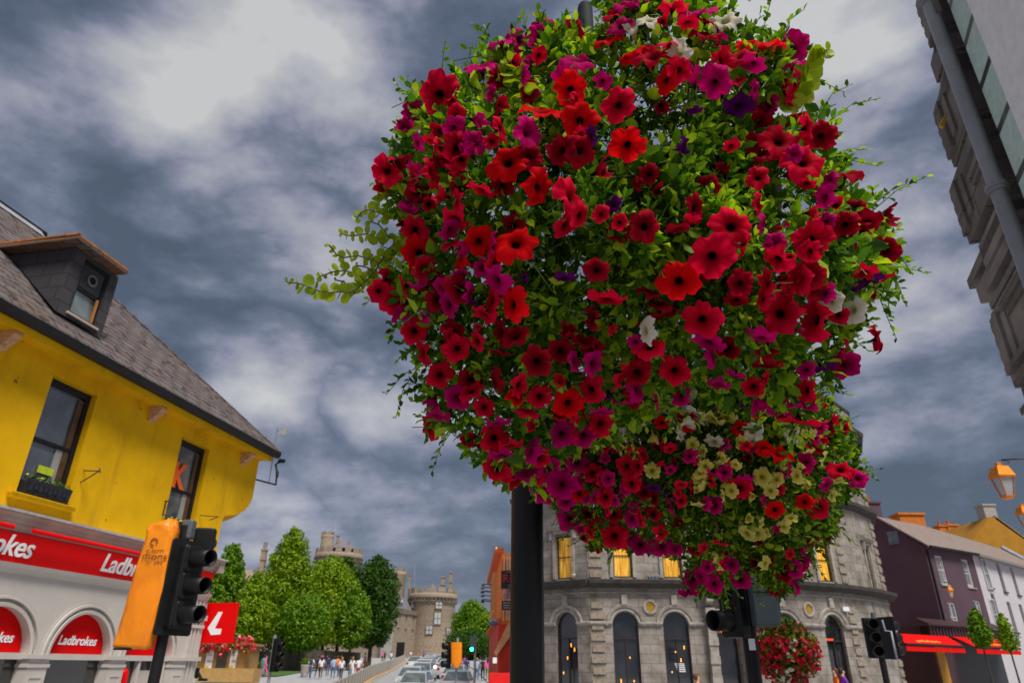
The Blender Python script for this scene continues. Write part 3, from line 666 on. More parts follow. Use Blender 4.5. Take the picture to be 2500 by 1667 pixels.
for X, lo, i in ((1458, 0, 1), (2078, 0, 3), (2160, 0, 4)):
    fr = bfr[i]; c = seg_s(fr, X, 1500 if X != 2160 else 1380); c = min(max(c, .3), fr.len-.3)
    for z0, z1 in ((-.3, 4.4), (5.15, 8.4), (9.2, 12.4)):
        z = z0; k = 0; m = MB()
        while z < z1-.2:
            w_ = .30 if k % 2 else .25; fr.box(m, c-w_, c+w_, -.055, .02, z, z+.25); z += .42; k += 1
            m.build
        m.build('quoins', M_quoin, bank)
fr = bfr[1]
for X, Y, i in ((1587, 1480, 1), (1973, 1486, 2)):
    f2 = bfr[i]; c, z = f2.px(X, Y); c = max(.3, c)
    m = MB(); f2.ring(m, c, z, [(.20, .02), (.20, -.06), (.30, -.06), (.30, .02)], 20)
    rings = [[f2.W(c+r*math.cos(a), o, z+r*math.sin(a)) for r, o in ((.20, .02), (.20, -.06), (.30, -.06), (.30, .02))] for a in [2*math.pi*k/24 for k in range(25)]]
    m = MB(); m.loft(rings, False, False); rr = m.build('roundel_ring', M_bankt, bank)
    m = MB(); f2.disc(m, c, z, .2, -.02, 20, True, .03); m.build('roundel', M_gold, rr)
# porch
m = MB()
for sg_ in (-1, 1):
    c = dcen+sg_*.72; fr.box(m, c-.17, c+.17, -.3, .02, -.6, 3.3); fr.box(m, c-.22, c+.22, -.36, .02, 3.3, 3.42); fr.box(m, c-.2, c+.2, -.34, .02, 3.42, 3.95)
    for z in (.4, 1.1, 1.8, 2.5): fr.box(m, c-.2, c+.2, -.34, .02, z, z+.3)
    fr.prof(m, c-.14, c+.14, [(.02, 3.97), (-.45, 4.2), (-.45, 4.32), (.02, 4.45)])
fr.prof(m, dcen-.95, dcen+.95, [(.02, 4.46), (-.5, 4.5), (-.55, 4.66), (.02, 4.70)]); fr.box(m, dcen-.55, dcen+.55, -.32, .02, 3.45, 3.9)
m.build('porch', M_bankt, bank)
m = MB(); fr.box(m, dcen-.45, dcen+.45, .4, .42, -.6, 3.3); m.build('doorway', M_glass, bank)
m = MB()
sA, zA = fr.px(1766, 1540, .2)
for k in range(6): 
    a = sA-.05+k*.11; q = [[fr.W(a+r*math.cos(t), o, zA+r*math.sin(t)) for r, o in ((.03, .2), (.045, .2), (.045, .18), (.03, .18))] for t in [2*math.pi*j/12 for j in range(13)]]
    m.loft(q, False, False)
m.build('neon_sign', mat('amber neon', (1, .25, .02), .5, bmp=0, emit=5), bank)
# interior lamps and window writing
M_warm = mat('warm lamp', (1, .33, .04), .5, bmp=0, emit=1.6)
for f2, c in bw[:3]:
    for k in range(4):
        m = MB(); a = c-.3+.2*k+random.uniform(-.05, .05); z = random.uniform(.9, 2.6); m.box(f2.W(a, .192, z), (.03, .02, random.uniform(.04, .16))); 
        if (c > 1): m.build('interior_lamp', M_warm, bank)
f2, c = bw[2]
m = MB()
for k in range(5): f2.box(m, c-.02-.03*k, c+.30-.01*k, .188, .196, 1.5+.0*k+.07*k, 1.535+.07*k)
m.build('window_notice', M_let, bank)
f2, c = bw[-1]
m = MB(); f2.box(m, c-.36, c+.05, .185, .195, 2.78, 2.83); m.build('red_light_strip', mat('red neon', (1, .03, .01), .5, bmp=0, emit=1.5), bank)
# lamps and boxes on the wall
f2 = bfr[2]; sx, zx = f2.px(2085, 1488)
m = MB(); f2.box(m, f2.len-.2, f2.len+.15, -.14, -.04, zx-.08, zx+.10); tag(m.build('alarm_box', mat('white alarm box', (.7, .75, .75), .4)), 'small white alarm box on the curved stone wall right of the last arch', 'alarm')
# seated figures on ledge are too faint; bird spikes / small pots
for X in (1399, 1674):
    f2 = bfr[0 if X < 1437 else 1]; sx, zx = f2.px(X, 1417, -.3)
    m = MB(); m.lathe(f2.W(sx, -.25, ZC+.36), [(0, 0), (.05, 0), (.09, .16), (.10, .20), (0, .2)], 10)
    tag(m.build('ledge_pot', mat('cream pot', (.6, .5, .38), .7)), 'small cream pot on the stone ledge %s' % ('beside the first amber window' if X < 1437 else 'beside the third amber window'), 'pot')
sx, zx = bfr[1].px(1585, 1415, -.3)
for k in range(4):
    m = MB(); m.lathe(bfr[1].W(sx+k*.14, -.28, ZC+.36), [(0, 0), (.05, 0), (.055, .12), (.03, .16), (0, .16)], 8)
    tag(m.build('ledge_jar', mat('blue grey jar', (.16, .21, .26), .5)), 'blue grey jar on the dark stone ledge, %s of four' % ('leftmost', 'second', 'third', 'rightmost')[k], 'jar', 'jars in a row on the stone ledge')

# ================================================================== purple, white and ochre houses on the right
PF = Frame((25.45, 43.0), q=(31.2, 46.6))
ZE = 8.55
M_pur = mat('aubergine render', (.078, .040, .058), .75, var=.15, scale=.8, bmp=.1)
M_purd = mat('maroon shopfront', (.045, .018, .022), .5, var=.2, scale=4)
M_wh = mat('white render', (.48, .45, .48), .8, var=.06, scale=1.5)
M_rtile = masonry('old slate roof', (.20, .16, .15), (.25, .20, .18), (.12, .09, .08), .35, .25, .02, (.20, .12, .07), .7, bmp=.5)
pur = thing('purple_house', PF.W(3, 4, 0), 'dark purple rendered house with a red awning at street level', 'house')
sW = PF.px(2386, 1400)[0]
oA, zA = PF.perp(2142, 1265, 0)
mb = MB(); ops = []
for X, Y in ((2299, 1391), (2363, 1399), (2330, 1506), (2392, 1500)):
    a, z = PF.px(X, Y); ops.append((a-.42, a+.42, z-.85, z+.85))
ops[3] = (min(ops[3][0], sW-.9), min(ops[3][1], sW-.06), ops[3][2], ops[3][3])
PF.wall(mb, 0, sW, -1, ZE, ops, .18)
mb.add([PF.W(0, 0, -1), PF.W(0, 2*oA, -1), PF.W(0, 2*oA, ZE), PF.W(0, oA, zA), PF.W(0, 0, ZE)], [(0, 1, 2, 3, 4)])
mb.add([PF.W(sW, 0, -1), PF.W(sW, 2*oA, -1), PF.W(sW, 2*oA, ZE), PF.W(sW, oA, zA), PF.W(sW, 0, ZE)], [(0, 1, 2, 3, 4)])
mb.build('wall', M_pur, pur)
M_wwin = mat('white sash bars', (.5, .5, .5), .5); M_paleg = glassy('pale blind glass', (.28, .30, .30))
for op in ops: sash(PF, op, .1, pur, M_wwin, M_paleg, .5, .07, 1); 
mb = MB()
for op in ops: PF.box(mb, op[0]-.08, op[1]+.08, -.08, .02, op[2]-.08, op[2])
mb.build('sills', M_bankt, pur)
gs, gzv = PF.perp(2181, 1312, 0)
mb = MB(); q = gs; mb.prism([PF.W(-.03, gs+a, gzv+b) for a, b in ((-.35, -.4), (.35, -.4), (.35, .4), (-.35, .4))], PF.d*.02); mb.build('gable_window', M_skyglass, pur)
def gable_roof(parent, s0, s1, name='roof', m=M_rtile, fr=None):
    PF = fr or globals()['PF']
    mb = MB(); th = Vector((0, 0, .12))
    for a, b in (((-.3, ZE-.1), (oA, zA)), ((2*oA+.3, ZE-.1), (oA, zA))):
        mb.prism([PF.W(s0, a[0], a[1]), PF.W(s1, a[0], a[1]), PF.W(s1, b[0], b[1]), PF.W(s0, b[0], b[1])], th)
    return mb.build(name, m, parent)
gable_roof(pur, -.1, sW)
mb = MB(); PF.box(mb, 0, sW, -.42, -.28, ZE-.15, ZE); mb.tube([PF.W(.15, -.08, ZE-.2), PF.W(.15, -.08, 3.4)], .06, 6); mb.build('gutter', M_black, pur)
def chimney(y, X0, X1, Yt, Yb, m, pots, label, own=True, parent=None, th=1.2, potm=None):
    a = at_y(X0, Yb, y); b = at_y(X1, Yt, y); mb = MB(); c = Vector(((a.x+b.x)/2, y+th/2, (a.z+b.z)/2))
    mb.box(c, (b.x-a.x, th, b.z-a.z)); mb.box(Vector((c.x, c.y, b.z)), (b.x-a.x+.2, th+.2, .16))
    ch = mb.build('chimney', m, parent)
    for k in range(pots):
        q = MB(); x = a.x+(b.x-a.x)*(k+.5)/pots; q.lathe((x, c.y, b.z+.05), [(.16, 0), (.13, .5), (.17, .55), (.0, .55)], 10); q.build('chimney_pot', potm or M_pot, ch)
    return ch
M_pot = mat('terracotta pot', (.55, .14, .02), .8)
M_orw = mat('orange brick', (.55, .15, .01), .85, var=.25, scale=4)
M_och = mat('ochre render', (.38, .17, .005), .85, var=.2, scale=1)
chimney(54, 2128, 2147, 1226, 1300, mat('purple brick stack', (.10, .05, .07), .8), 1, '', parent=pur)
c = chimney(51, 2203, 2254, 1254, 1290, M_orw, 0, '', parent=pur)
WF = Frame(PF.W(sW, 0, 0), az=50.6)
wh = thing('white_house', WF.W(4, 4, 0), 'white rendered terrace house with three rows of narrow windows on the far right', 'house')
sE = 15; ops = []
for X, Y in ((2409, 1397), (2444, 1408), (2477, 1417), (2432, 1486), (2471, 1505), (2500, 1510)):
    a, z = WF.px(X, Y); ops.append((a-.32, a+.32, z-.95, z+.95))
mb = MB(); WF.wall(mb, 0.01, sE, -1, ZE, ops, .15)
mb.add([WF.W(sE, 0, -1), WF.W(sE, 2*oA, -1), WF.W(sE, 2*oA, ZE), WF.W(sE, oA, zA), WF.W(sE, 0, ZE)], [(0, 1, 2, 3, 4)])
mb.build('wall', M_wh, wh)
for op in ops: sash(PF, op, .1, wh, M_wwin, M_paleg, .5, .06, 0); 
mb = MB()
for op in ops: WF.box(mb, op[0]-.08, op[1]+.08, -.1, .02, op[2]-.1, op[2])
mb.build('sills', M_cordark, wh)
gable_roof(wh, 0.01, sE, fr=WF)
mb = MB(); WF.box(mb, 0.01, sE, -.44, -.28, ZE-.16, ZE); mb.build('gutter', mat('grey gutter', (.2, .18, .17), .6), wh)
och = thing('ochre_gable_house', at_y(2450, 1600, 66), 'tall ochre gabled house rising behind the white terrace', 'house')
y = 66; pts = [at_y(X, Y, y) for X, Y in ((2371, 1325), (2402, 1282), (2413, 1262), (2432, 1262), (2500, 1312), (2560, 1358), (2560, 1420), (2371, 1420))]
mb = MB(); mb.prism(pts, (0, 10, 0)); mb.build('wall', M_och, och)
mb = MB(); mb.prism([at_y(2430, 1258, y), at_y(2565, 1353, y), at_y(2565, 1362, y), at_y(2430, 1266, y)], (0, 10.2, 0)); mb.build('roof', M_rtile, och)
chimney(66.5, 2408, 2428, 1232, 1264, mat('pale stack', (.35, .31, .28), .8), 0, '', parent=och)
mb = MB(); mb.prism([at_y(X, Y, 65.8) for X, Y in ((2446, 1330), (2500, 1358), (2500, 1364), (2446, 1335))], (0, .1, 0)); mb.build('blue_white_band', mat('blue white sign band', (.35, .42, .55), .5, var=.5, scale=3), och)
far = thing('orange_brick_house', at_y(2340, 1500, 75), 'distant orange brick house with chimney stacks behind the roofs on the right', 'house')
mb = MB(); mb.prism([at_y(X, Y, 75) for X, Y in ((2298, 1300), (2335, 1300), (2340, 1296), (2378, 1285), (2395, 1292), (2400, 1400), (2298, 1400))], (0, 8, 0)); mb.build('wall', mat('dull orange brick', (.30, .12, .01), .9, var=.4, scale=1.5), far)
chimney(74, 2298, 2312, 1283, 1305, M_orw, 1, '', parent=far); chimney(74, 2316, 2338, 1281, 1310, M_orw, 1, '', parent=far)
# shopfront + awnings
mb = MB(); PF.box(mb, -2.6, sW, -.5, -.02, 3.2, 3.95); PF.prof(mb, -2.8, sW+.1, [(-.02, 4.1), (-.7, 3.95), (-.7, 4.02), (-.02, 4.35)])
for k in range(26): PF.box(mb, -2.5+k*.33, -2.35+k*.33, -.54, -.5, 3.3, 3.85)
PF.box(mb, -2.6, -.02, -.5, 3, -1, 3.9); mb.build('shopfront', M_purd, pur)
mb = MB(); PF.box(mb, 0, sW, -.12, -.03, -1, 3.2); mb.build('shop_wall', mat('slate blue joinery', (.025, .03, .035), .5), pur)
mb = MB(); PF.box(mb, -2.45, -1.6, -.56, -.5, -1, 3.0); mb.build('shop_door', mat('amber doorway', (.4, .19, .01), .6), pur)
M_awn = mat('red awning cloth', (.66, .004, .003), .8, spec=.1, var=.08, scale=2, bmp=.05)
M_awt = mat('orange awning writing', (.95, .25, .02), .6, bmp=0)
for k, (xa, xb, lab) in enumerate((((2196, 1560), (2358, 1588), 'red shop awning with orange script nearest the stone building'), ((2335, 1570), (2488, 1600), 'red shop awning with orange script nearest the white house'))):
    w0, w1, f0_, f1_ = ((2196, 2316, 2212, 2357), (2326, 2452, 2383, 2492))[k]
    u0, u1 = PF.px(w0, 1560, -.56)[0], PF.px(w1, 1575, -.56)[0]; a0, a1 = PF.px(f0_, 1582, -2.0)[0], PF.px(f1_, 1592, -2.0)[0]
    a = thing('awning', PF.W((a0+a1)/2, -1.2, 3), lab, 'awning', 'red awnings over the shop terrace')
    mb = MB(); mb.loft([[PF.W(p0, o, z), PF.W(p1, o, z), PF.W(p1, o, z-.02), PF.W(p0, o, z-.02)] for p0, p1, o, z in ((u0, u1, -.56, 3.42), ((u0+a0)/2, (u1+a1)/2, -1.3, 3.14), (a0, a1, -2.0, 2.84))], True, False); top = mb.build('canopy', M_awn, a)
    mb = MB(); PF.box(mb, a0, a1, -2.02, -1.99, 2.52, 2.74); mb.build('valance', M_awn, a)
    mb = MB(); mb.tube([PF.W(a0, -2.02, 2.83), PF.W(a1, -2.02, 2.83)], .06, 8); mb.build('front_bar', M_black, a)
    mb = MB(); L = (a0+a1)/2-1.1; q = [PF.W(L+.045*t+.05*math.sin(t*.9), -1.64-.10*math.sin(t*1.3)*(1.6 if t % 9 < 2 else .8), 3.01-.04*math.sin(t*1.3)*(1.6 if t % 9 < 2 else .8)) for t in range(50)]
    mb.tube(q, .035, 5); mb.build('script_lettering', M_awt, top)
# ================================================================== castle
M_cas = masonry('castle stone', (.27, .22, .17), (.33, .275, .215), (.19, .15, .11), 1.1, .5, .03, (.20, .12, .05), .8, ((.30, .17, .03), .16, .66), bmp=.4)
M_casd = mat('castle band stone', (.16, .13, .095), .9, var=.4, scale=.5)
M_cwin = mat('castle window light', (.40, .42, .44), .4, var=.1, scale=2)
M_rf = mat('castle lead roof', (.16, .14, .16), .8, var=.2, scale=.4)
cy = 225
cas = thing('castle', (at_y(1060, 1590, cy).x, cy+10, 5), 'grey stone castle with crenellated round towers rising at the head of the street', 'castle')
def cpx(X, Y, y=cy): return at_y(X, Y, y)
def round_tower(X0, X1, Yt, Yb, y, name, nm=14, band=True, flare=1.05, ph=1.4):
    a, b = cpx(X0, Yt, y), cpx(X1, Yt, y); r = (b.x-a.x)/2; zt = a.z; zb = cpx(X0, Yb, y).z
    c = Vector(((a.x+b.x)/2, y+r, 0)); mb = MB(); h = ph*r/7 if r > 3 else 1.0
    mb.lathe(c, [(r*1.02, zb-4), (r, zb+4), (r*.985, zt-h*2.6), (r*flare, zt-h*1.9), (r*flare, zt-h), (r*flare-.5, zt-h), (r*flare-.5, zt-h*2), (0, zt-h*2)], 40)
    t = mb.build(name, M_cas, cas)
    mb = MB()
    for k in range(nm):
        a0 = 2*math.pi*(k+.16)/nm; a1 = 2*math.pi*(k+.84)/nm; n = 5
        o = [(c+Vector((r*flare*math.cos(q), r*flare*math.sin(q), zt-h-.01))) for q in [a0+(a1-a0)*j/n for j in range(n+1)]]
        i_ = [(c+Vector(((r*flare-.5)*math.cos(q), (r*flare-.5)*math.sin(q), zt-h-.01))) for q in [a1-(a1-a0)*j/n for j in range(n+1)]]
        mb.prism(o+i_, (0, 0, h))
    mb.build('battlements', M_cas, t)
    if band:
        mb = MB()
        for z in (zt-h*1.95, zt-h*2.75): mb.lathe(c, [(r*flare-.1, z-.22), (r*flare+.18, z-.1), (r*flare+.18, z+.1), (r*flare-.1, z+.22)], 40)
        for k in range(nm*3):
            q = 2*math.pi*k/(nm*3); mb.box(c+Vector((r*flare*math.cos(q), r*flare*math.sin(q), zt-h*2.35)), (.35, .35, .7), Matrix.Rotation(q, 3, 'Z'))
        mb.build('string_band', M_casd, t)
    return t, c, r, zt, h
def cwin(X, Y, w, h, c, r, t):                  # window on a round tower
    p = cpx(X, Y, c.y); dx = (p.x-c.x)/r; dx = max(-.97, min(.97, dx)); ang = math.asin(dx); q = c+Vector((r*math.sin(ang), -r*math.cos(ang), 0))
    z = cpx(X, Y, q.y).z; R = Matrix.Rotation(ang, 3, 'Z'); m = MB(); m.box(Vector((q.x, q.y, z)), (w+.5, .5, h+.5), R); f = m.build('window', M_casd, t)
    m = MB(); m.box(Vector((q.x, q.y, z))-R @ Vector((0, .28, 0)), (w, .1, h), R); g = m.build('pane', M_cwin, f)
    m = MB(); m.box(Vector((q.x, q.y, z))-R @ Vector((0, .36, 0)), (.18, .06, h), R); m.box(Vector((q.x, q.y, z))-R @ Vector((0, .36, 0)), (w, .06, .18), R); m.build('window_bars', M_casd, f)
t1, c1, r1, z1, h1 = round_tower(995, 1110, 1432, 1600, cy, 'round_tower', 14)
for X, Y, w, h in ((1076, 1476, 1.9, 2.0), (1073, 1509, 1.9, 3.2), (1054, 1537, 1.8, 2.2), (1096, 1541, 1.2, 1.9), (1012, 1475, 1.4, 2.0), (1111, 1512, 1.0, 2.8)): cwin(X, Y, w, h, c1, r1, t1)
mb = MB(); mb.lathe(Vector((cpx(1051, 1416).x, c1.y, 0)), [(4.6, z1-3.0), (0, z1+1.9)], 16); mb.build('conical_roof', M_rf, t1)
def stack(X0, X1, Yt, Yb, y, parent, pots=0):
    a, b = cpx(X0, Yb, y), cpx(X1, Yt, y); mb = MB(); cx = (a.x+b.x)/2; w = b.x-a.x
    mb.box(((a.x+b.x)/2, y, (a.z+b.z)/2), (w, w, b.z-a.z)); mb.box((cx, y, b.z), (w*1.35, w*1.35, .35)); mb.box((cx, y, (a.z*.45+b.z*.55)), (w*1.3, w*1.3, .3))
    for k in range(pots): mb.lathe((cx-w*.25+w*.5*k/max(1, pots-1), y, b.z), [(.3, 0), (.24, 2.2), (.3, 2.3), (0, 2.3)], 8)
    return mb.build('chimney', M_cas, parent)
stack(993, 1004, 1403, 1480, cy+6, t1); stack(1076, 1087, 1408, 1450, cy+5, t1); stack(1095, 1105, 1397, 1450, cy+5, t1)
round_tower(958, 989, 1386, 1600, cy+5, 'stair_turret', 8, False, 1.12)
# left great tower
t2, c2, r2, z2, h2 = round_tower(761, 873, 1333, 1600, cy+10, 'great_tower', 16)
round_tower(783, 813, 1296, 1345, cy+14, 'stair_turret', 8, False, 1.05)
stack(818, 828, 1307, 1345, cy+18, t2); stack(848, 854, 1323, 1345, cy+18, t2)
mb = MB(); mb.lathe(Vector((cpx(838, 1320, cy+20).x, cy+20, 0)), [(5.5, cpx(838, 1342, cy+20).z), (0, cpx(838, 1316, cy+20).z)], 14); mb.build('conical_roof', M_rf, t2)
mb = MB(); mb.tube([cpx(819.5, 1300, cy+14), cpx(819.5, 1266, cy+14)], .09, 5); mb.build('flagpole', M_cwin, t2)
mb = MB(); mb.tube([cpx(1012, 1440, cy+6), cpx(1012, 1376, cy+6)], .05, 5); mb.build('flagpole', M_cwin, t1)
# range between the trees and the round tower
KF = Frame((cpx(935, 1600, cy-18).x, cy-18), q=(cpx(1026, 1600, cy+6).x, cy+6))
ztop = cpx(975, 1496, cy-8).z
ops = []
for X, Y in ((976, 1506), (992, 1509), (1010, 1511), (972, 1538), (990, 1541), (1008, 1543)):
    a, z = KF.px(X, Y); ops.append((a-.75, a+.75, z-.8, z+.8))
mb = MB(); KF.wall(mb, 0, KF.len, -1, ztop, ops, .5); KF.box(mb, 0, KF.len, .6, 12, -1, ztop-.2); rg = mb.build('range_wall', M_cas, cas)
for op in ops: sash(KF, op, .3, rg, M_casd, M_cwin, .5, .2)
mb = MB(); KF.prof(mb, 0, KF.len, [(.0, ztop-.3), (-.35, ztop-.1), (-.35, ztop+1.2), (.4, ztop+1.2), (.4, ztop)]); mb.build('parapet', M_casd, rg)
mb = MB(); KF.prof(mb, 0, KF.len, [(.5, ztop), (5, ztop+5.2), (10, ztop+5.2), (10, ztop)]); mb.build('roof', M_rf, rg)
mb = MB(); a, z = KF.px(988, 1465); KF.prof(mb, a-3, a+4, [(2.5, ztop+2.6), (2.1, ztop+3.4), (4.8, ztop+6.0), (5.2, ztop+5.2)]); mb.build('rooflight', M_cwin, rg)
mb = MB(); KF.box(mb, -1.5, 3.2, -1.0, .2, -1, ztop-.8); mb.build('stair_bay', mat('pale castle stone', (.34, .32, .29), .9, var=.3, scale=.6), rg)
# left wing behind the trees
a, b = cpx(560, 1384, 205), cpx(700, 1384, 205)
mb = MB(); mb.box(((a.x+b.x)/2, 211, a.z/2-2.5), (b.x-a.x, 10, a.z-2)); mb.prism([(a.x, 206, a.z-4), (a.x, 211, a.z), (a.x, 216, a.z-4)], (b.x-a.x, 0, 0)); lw = mb.build('left_wing', M_cas, cas)
stack(569, 586, 1345, 1395, 208, lw, 2); stack(632, 652, 1342, 1395, 208, lw, 2)

# ================================================================== trees
LG = {'light': [(0, (.07, .16, .004)), (.5, (.17, .30, .006)), (1, (.32, .44, .012))],
      'mid': [(0, (.045, .12, .005)), (.5, (.11, .24, .007)), (1, (.22, .36, .012))],
      'dark': [(0, (.016, .055, .005)), (.5, (.035, .10, .008)), (1, (.08, .16, .012))]}
LMAT = {k: leafmat('leaves '+k, v, .3) for k, v in LG.items()}
M_bark = mat('bark', (.055, .040, .028), .95, var=.4, scale=6, bmp=.6)
def quads(C, Nn, S, asp=.6):
    """numpy: leaf quads (bent rhombs) at centres C with normals Nn and sizes S"""
    n = len(C); R = rng.normal(size=(n, 3)); U = np.cross(Nn, R); U /= np.linalg.norm(U, axis=1)[:, None]+1e-9; Vv = np.cross(Nn, U)
    S = S[:, None]
    p = np.stack([C-U*S, C-Vv*S*asp+Nn*S*.15, C+U*S, C+Vv*S*asp+Nn*S*.15], 1)
    return p.reshape(-1, 3), np.arange(n*4).reshape(n, 4)
def np_mesh(name, V, F, m, parent=None, origin=(0, 0, 0), smooth=False, uv=None, link=True):
    me = bpy.data.meshes.new(name); o = np.array(parent['_o']) if parent is not None else np.array(origin)
    V = V-o; nv = len(V); k = F.shape[1]; nf = len(F)
    me.vertices.add(nv); me.vertices.foreach_set('co', V.astype(np.float32).ravel())
    me.loops.add(nf*k); me.loops.foreach_set('vertex_index', F.astype(np.int32).ravel())
    me.polygons.add(nf); me.polygons.foreach_set('loop_start', np.arange(0, nf*k, k, dtype=np.int32))
    try: me.polygons.foreach_set('loop_total', np.full(nf, k, dtype=np.int32))
    except Exception: pass
    me.update(calc_edges=True); me.materials.append(m)
    if smooth: me.polygons.foreach_set('use_smooth', [True]*nf)
    if uv is not None: l = me.uv_layers.new(name='UVMap'); l.data.foreach_set('uv', uv[F.ravel()].astype(np.float32).ravel())
    if not link: return me
    ob = bpy.data.objects.new(name, me); col.objects.link(ob)
    if parent is not None: ob.parent = parent
    else: ob.location = origin
    ob['_o'] = tuple(o); return ob
def tree(y, Xc, W, Yt, Yb, tone, label, shape='round', n=9000, leaf=.30, group='trees in front of the castle', base=None, cat='tree', name='tree'):
    """W, Yt, Yb: crown width, top and underside as measured in the photograph"""
    n = int(n*2.2); leaf *= .62; W *= 1.12
    c = at_y(Xc, (Yt+Yb)/2, y); zt = at_y(Xc, Yt, y).z; zb = at_y(Xc, Yb, y).z; g = gz(y) if base is None else base
    hw = (at_y(Xc+W/2, Yb, y).x-at_y(Xc-W/2, Yb, y).x)/2; H = zt-zb
    t = thing(name, (c.x, y, g), label, cat, group)
    mb = MB(); r = max(.04, H*.022); mb.tube([(c.x, y, g-.2), (c.x+.1*r, y, g+(zb-g)*.5), (c.x, y+r, zb+H*.3), (c.x+r, y, zb+H*.8)], [r*1.3, r, r*.7, r*.2], 8)
    for k in range(7):
        a = k*2.4; z0 = zb+H*(.02+.09*k); L = hw*.75*(1-k*.08)
        mb.tube([(c.x, y, z0), (c.x+L*.5*math.cos(a), y+L*.5*math.sin(a), z0+L*.35), (c.x+L*math.cos(a), y+L*math.sin(a), z0+L*.9)], [r*.5, r*.3, r*.08], 5)
    mb.build('trunk', M_bark, t)
    nb_ = 64; bl = []
    for k in range(nb_):
        u = (k+.5)/nb_; z = zb+H*(.03+.93*u)
        if shape == 'round': rad = hw*math.sqrt(max(.05, 1-(2*u-.92)**2*.95))
        elif shape == 'cone': rad = hw*(1.02*(1-u)**.62+.07)*(.55+.45*min(1, u*4))
        elif shape == 'egg': rad = hw*(math.sin(math.pi*min(1, (u*.86+.12))))**.6
        else: rad = hw*.9
        a = k*2.39996+rng.uniform(-.3, .3)
        for q in ((.78, 0), (.40, 2.1)):
            br = rad*rng.uniform(.18, .40)+hw*.05; rr = max(0, rad*q[0]-br*.35)
            bl.append((c.x+rr*math.cos(a+q[1]), y+rr*math.sin(a+q[1]), z+rng.uniform(-.02, .02)*H, br))
    bl = np.array(bl); w = bl[:, 3]**2; idx = rng.choice(len(bl), n, p=w/w.sum())
    D = rng.normal(size=(n, 3)); D /= np.linalg.norm(D, axis=1)[:, None]; D[:, 2] = D[:, 2]*.85+.1
    rad = rng.uniform(.5, 1.1, n)**.6*np.where(rng.random(n) < .10, rng.uniform(1.05, 1.38, n), 1)
    C = bl[idx, :3] + D*(bl[idx, 3]*rad)[:, None]
    Nn = D+rng.normal(size=(n, 3))*.55; Nn /= np.linalg.norm(Nn, axis=1)[:, None]
    V, F = quads(C, Nn, rng.uniform(.6, 1.25, n)*leaf)
    np_mesh('crown', V, F, LMAT[tone], t); return t
tree(95, 553, 84, 1322, 1545, 'mid', 'loose mid green tree directly beside the yellow building, in front of the left chimney', 'egg', 8000, .34)
tree(82, 617, 112, 1392, 1572, 'light', 'low pale green tree above the kiosk, foremost of the row', 'cone', 11000, .26)
tree(92, 702, 168, 1284, 1560, 'light', 'tallest bright green pointed tree in the row before the castle', 'cone', 17000, .30)
tree(96, 800, 150, 1356, 1570, 'light', 'broad bright green tree just under the great tower', 'egg', 13000, .30)
tree(104, 836, 90, 1352, 1560, 'dark', 'darker tree tucked behind the broad bright green tree', 'round', 7000, .32)
tree(88, 862, 84, 1425, 1580, 'mid', 'small rounded mid green tree low in front of the dark oval one', 'egg', 8000, .27)
tree(100, 914, 122, 1351, 1578, 'dark', 'dense dark green oval tree nearest the castle range, right end of the row', 'egg', 14000, .30)
tree(84, 740, 130, 1450, 1585, 'mid', 'low spreading mid green tree beneath the tallest tree', 'round', 9000, .27)
tree(120, 712, 300, 1400, 1585, 'dark', 'broad dark green tree standing behind the whole row before the castle', 'round', 12000, .40)
tree(190, 1150, 92, 1462, 1590, 'mid', 'dark green rounded tree to the right of the round castle tower', 'egg', 9000, .5, 'trees right of the castle')
tree(175, 1192, 70, 1490, 1590, 'light', 'pale green tree beside the orange building, right of the castle', 'round', 6000, .45, 'trees right of the castle')
tree(165, 1150, 120, 1545, 1602, 'dark', 'low dark shrubby tree under the rounded tree right of the castle', 'round', 6000, .42, 'trees right of the castle')
# low walls under the trees
M_lwall = mat('dark garden wall', (.10, .085, .06), .9, var=.4, scale=.7, bmp=.3)
a = ground_at(560, 1640); 
mb = MB(); q = [(at_y(540, 1600, 84).x, 84), (at_y(700, 1600, 84).x, 84), (at_y(880, 1600, 108).x, 108)]
for i in range(2):
    f = Frame(q[i], q=q[i+1]); f.box(mb, 0, f.len, 0, .5, 0, gz(q[i][1])+2.0+.3*i)
tag(mb.build('garden_wall', M_lwall), 'dark low stone wall running under the row of trees', 'wall')
mb = MB(); x0, x1 = at_y(968, 1570, 150).x, at_y(987, 1570, 150).x; mb.box(((x0+x1)/2, 150.5, gz(150)+1.6), (x1-x0, .4, 3.6)); tag(mb.build('castle_gate', M_black), 'dark gate at the foot of the castle range', 'gate')

# ================================================================== orange pub
OY = 34
OF = Frame((at_y(1198, 1600, 51).x, 51), q=(at_y(1222, 1600, 36).x, 36)); OF.i = -OF.i
M_org = mat('orange render', (.95, .21, .008), .7, var=.15, scale=1.2, bmp=.1); M_orr = mat('red pub paint', (.72, .035, .008), .6, var=.1, scale=1)
pub = thing('orange_pub', OF.W(6, 3, 0), 'narrow view of an orange and red painted pub just left of the black post', 'pub')
if OF.i.x < 0: OF.i = -OF.i
zt0 = OF.px(1221, 1366)[1]; zm = OF.px(1210, 1538)[1]
mb = MB(); OF.box(mb, 0, OF.len, 0, 9, zm, zt0); mb.build('wall', M_org, pub)
mb = MB(); OF.box(mb, -.1, OF.len, -.12, 8.9, -1, zm-.003); mb.build('ground_floor', M_orr, pub)
M_cst = mat('cream stripe', (.75, .55, .35), .7)
for X in (1229, 1237, 1243):
    x_ = at_y(X, 1500, 35.8).x; mb = MB(); mb.box((x_, 35.93, (zm+zt0)/2), (.07, .06, zt0-zm-.3)); mb.build('stripe', M_cst, pub)
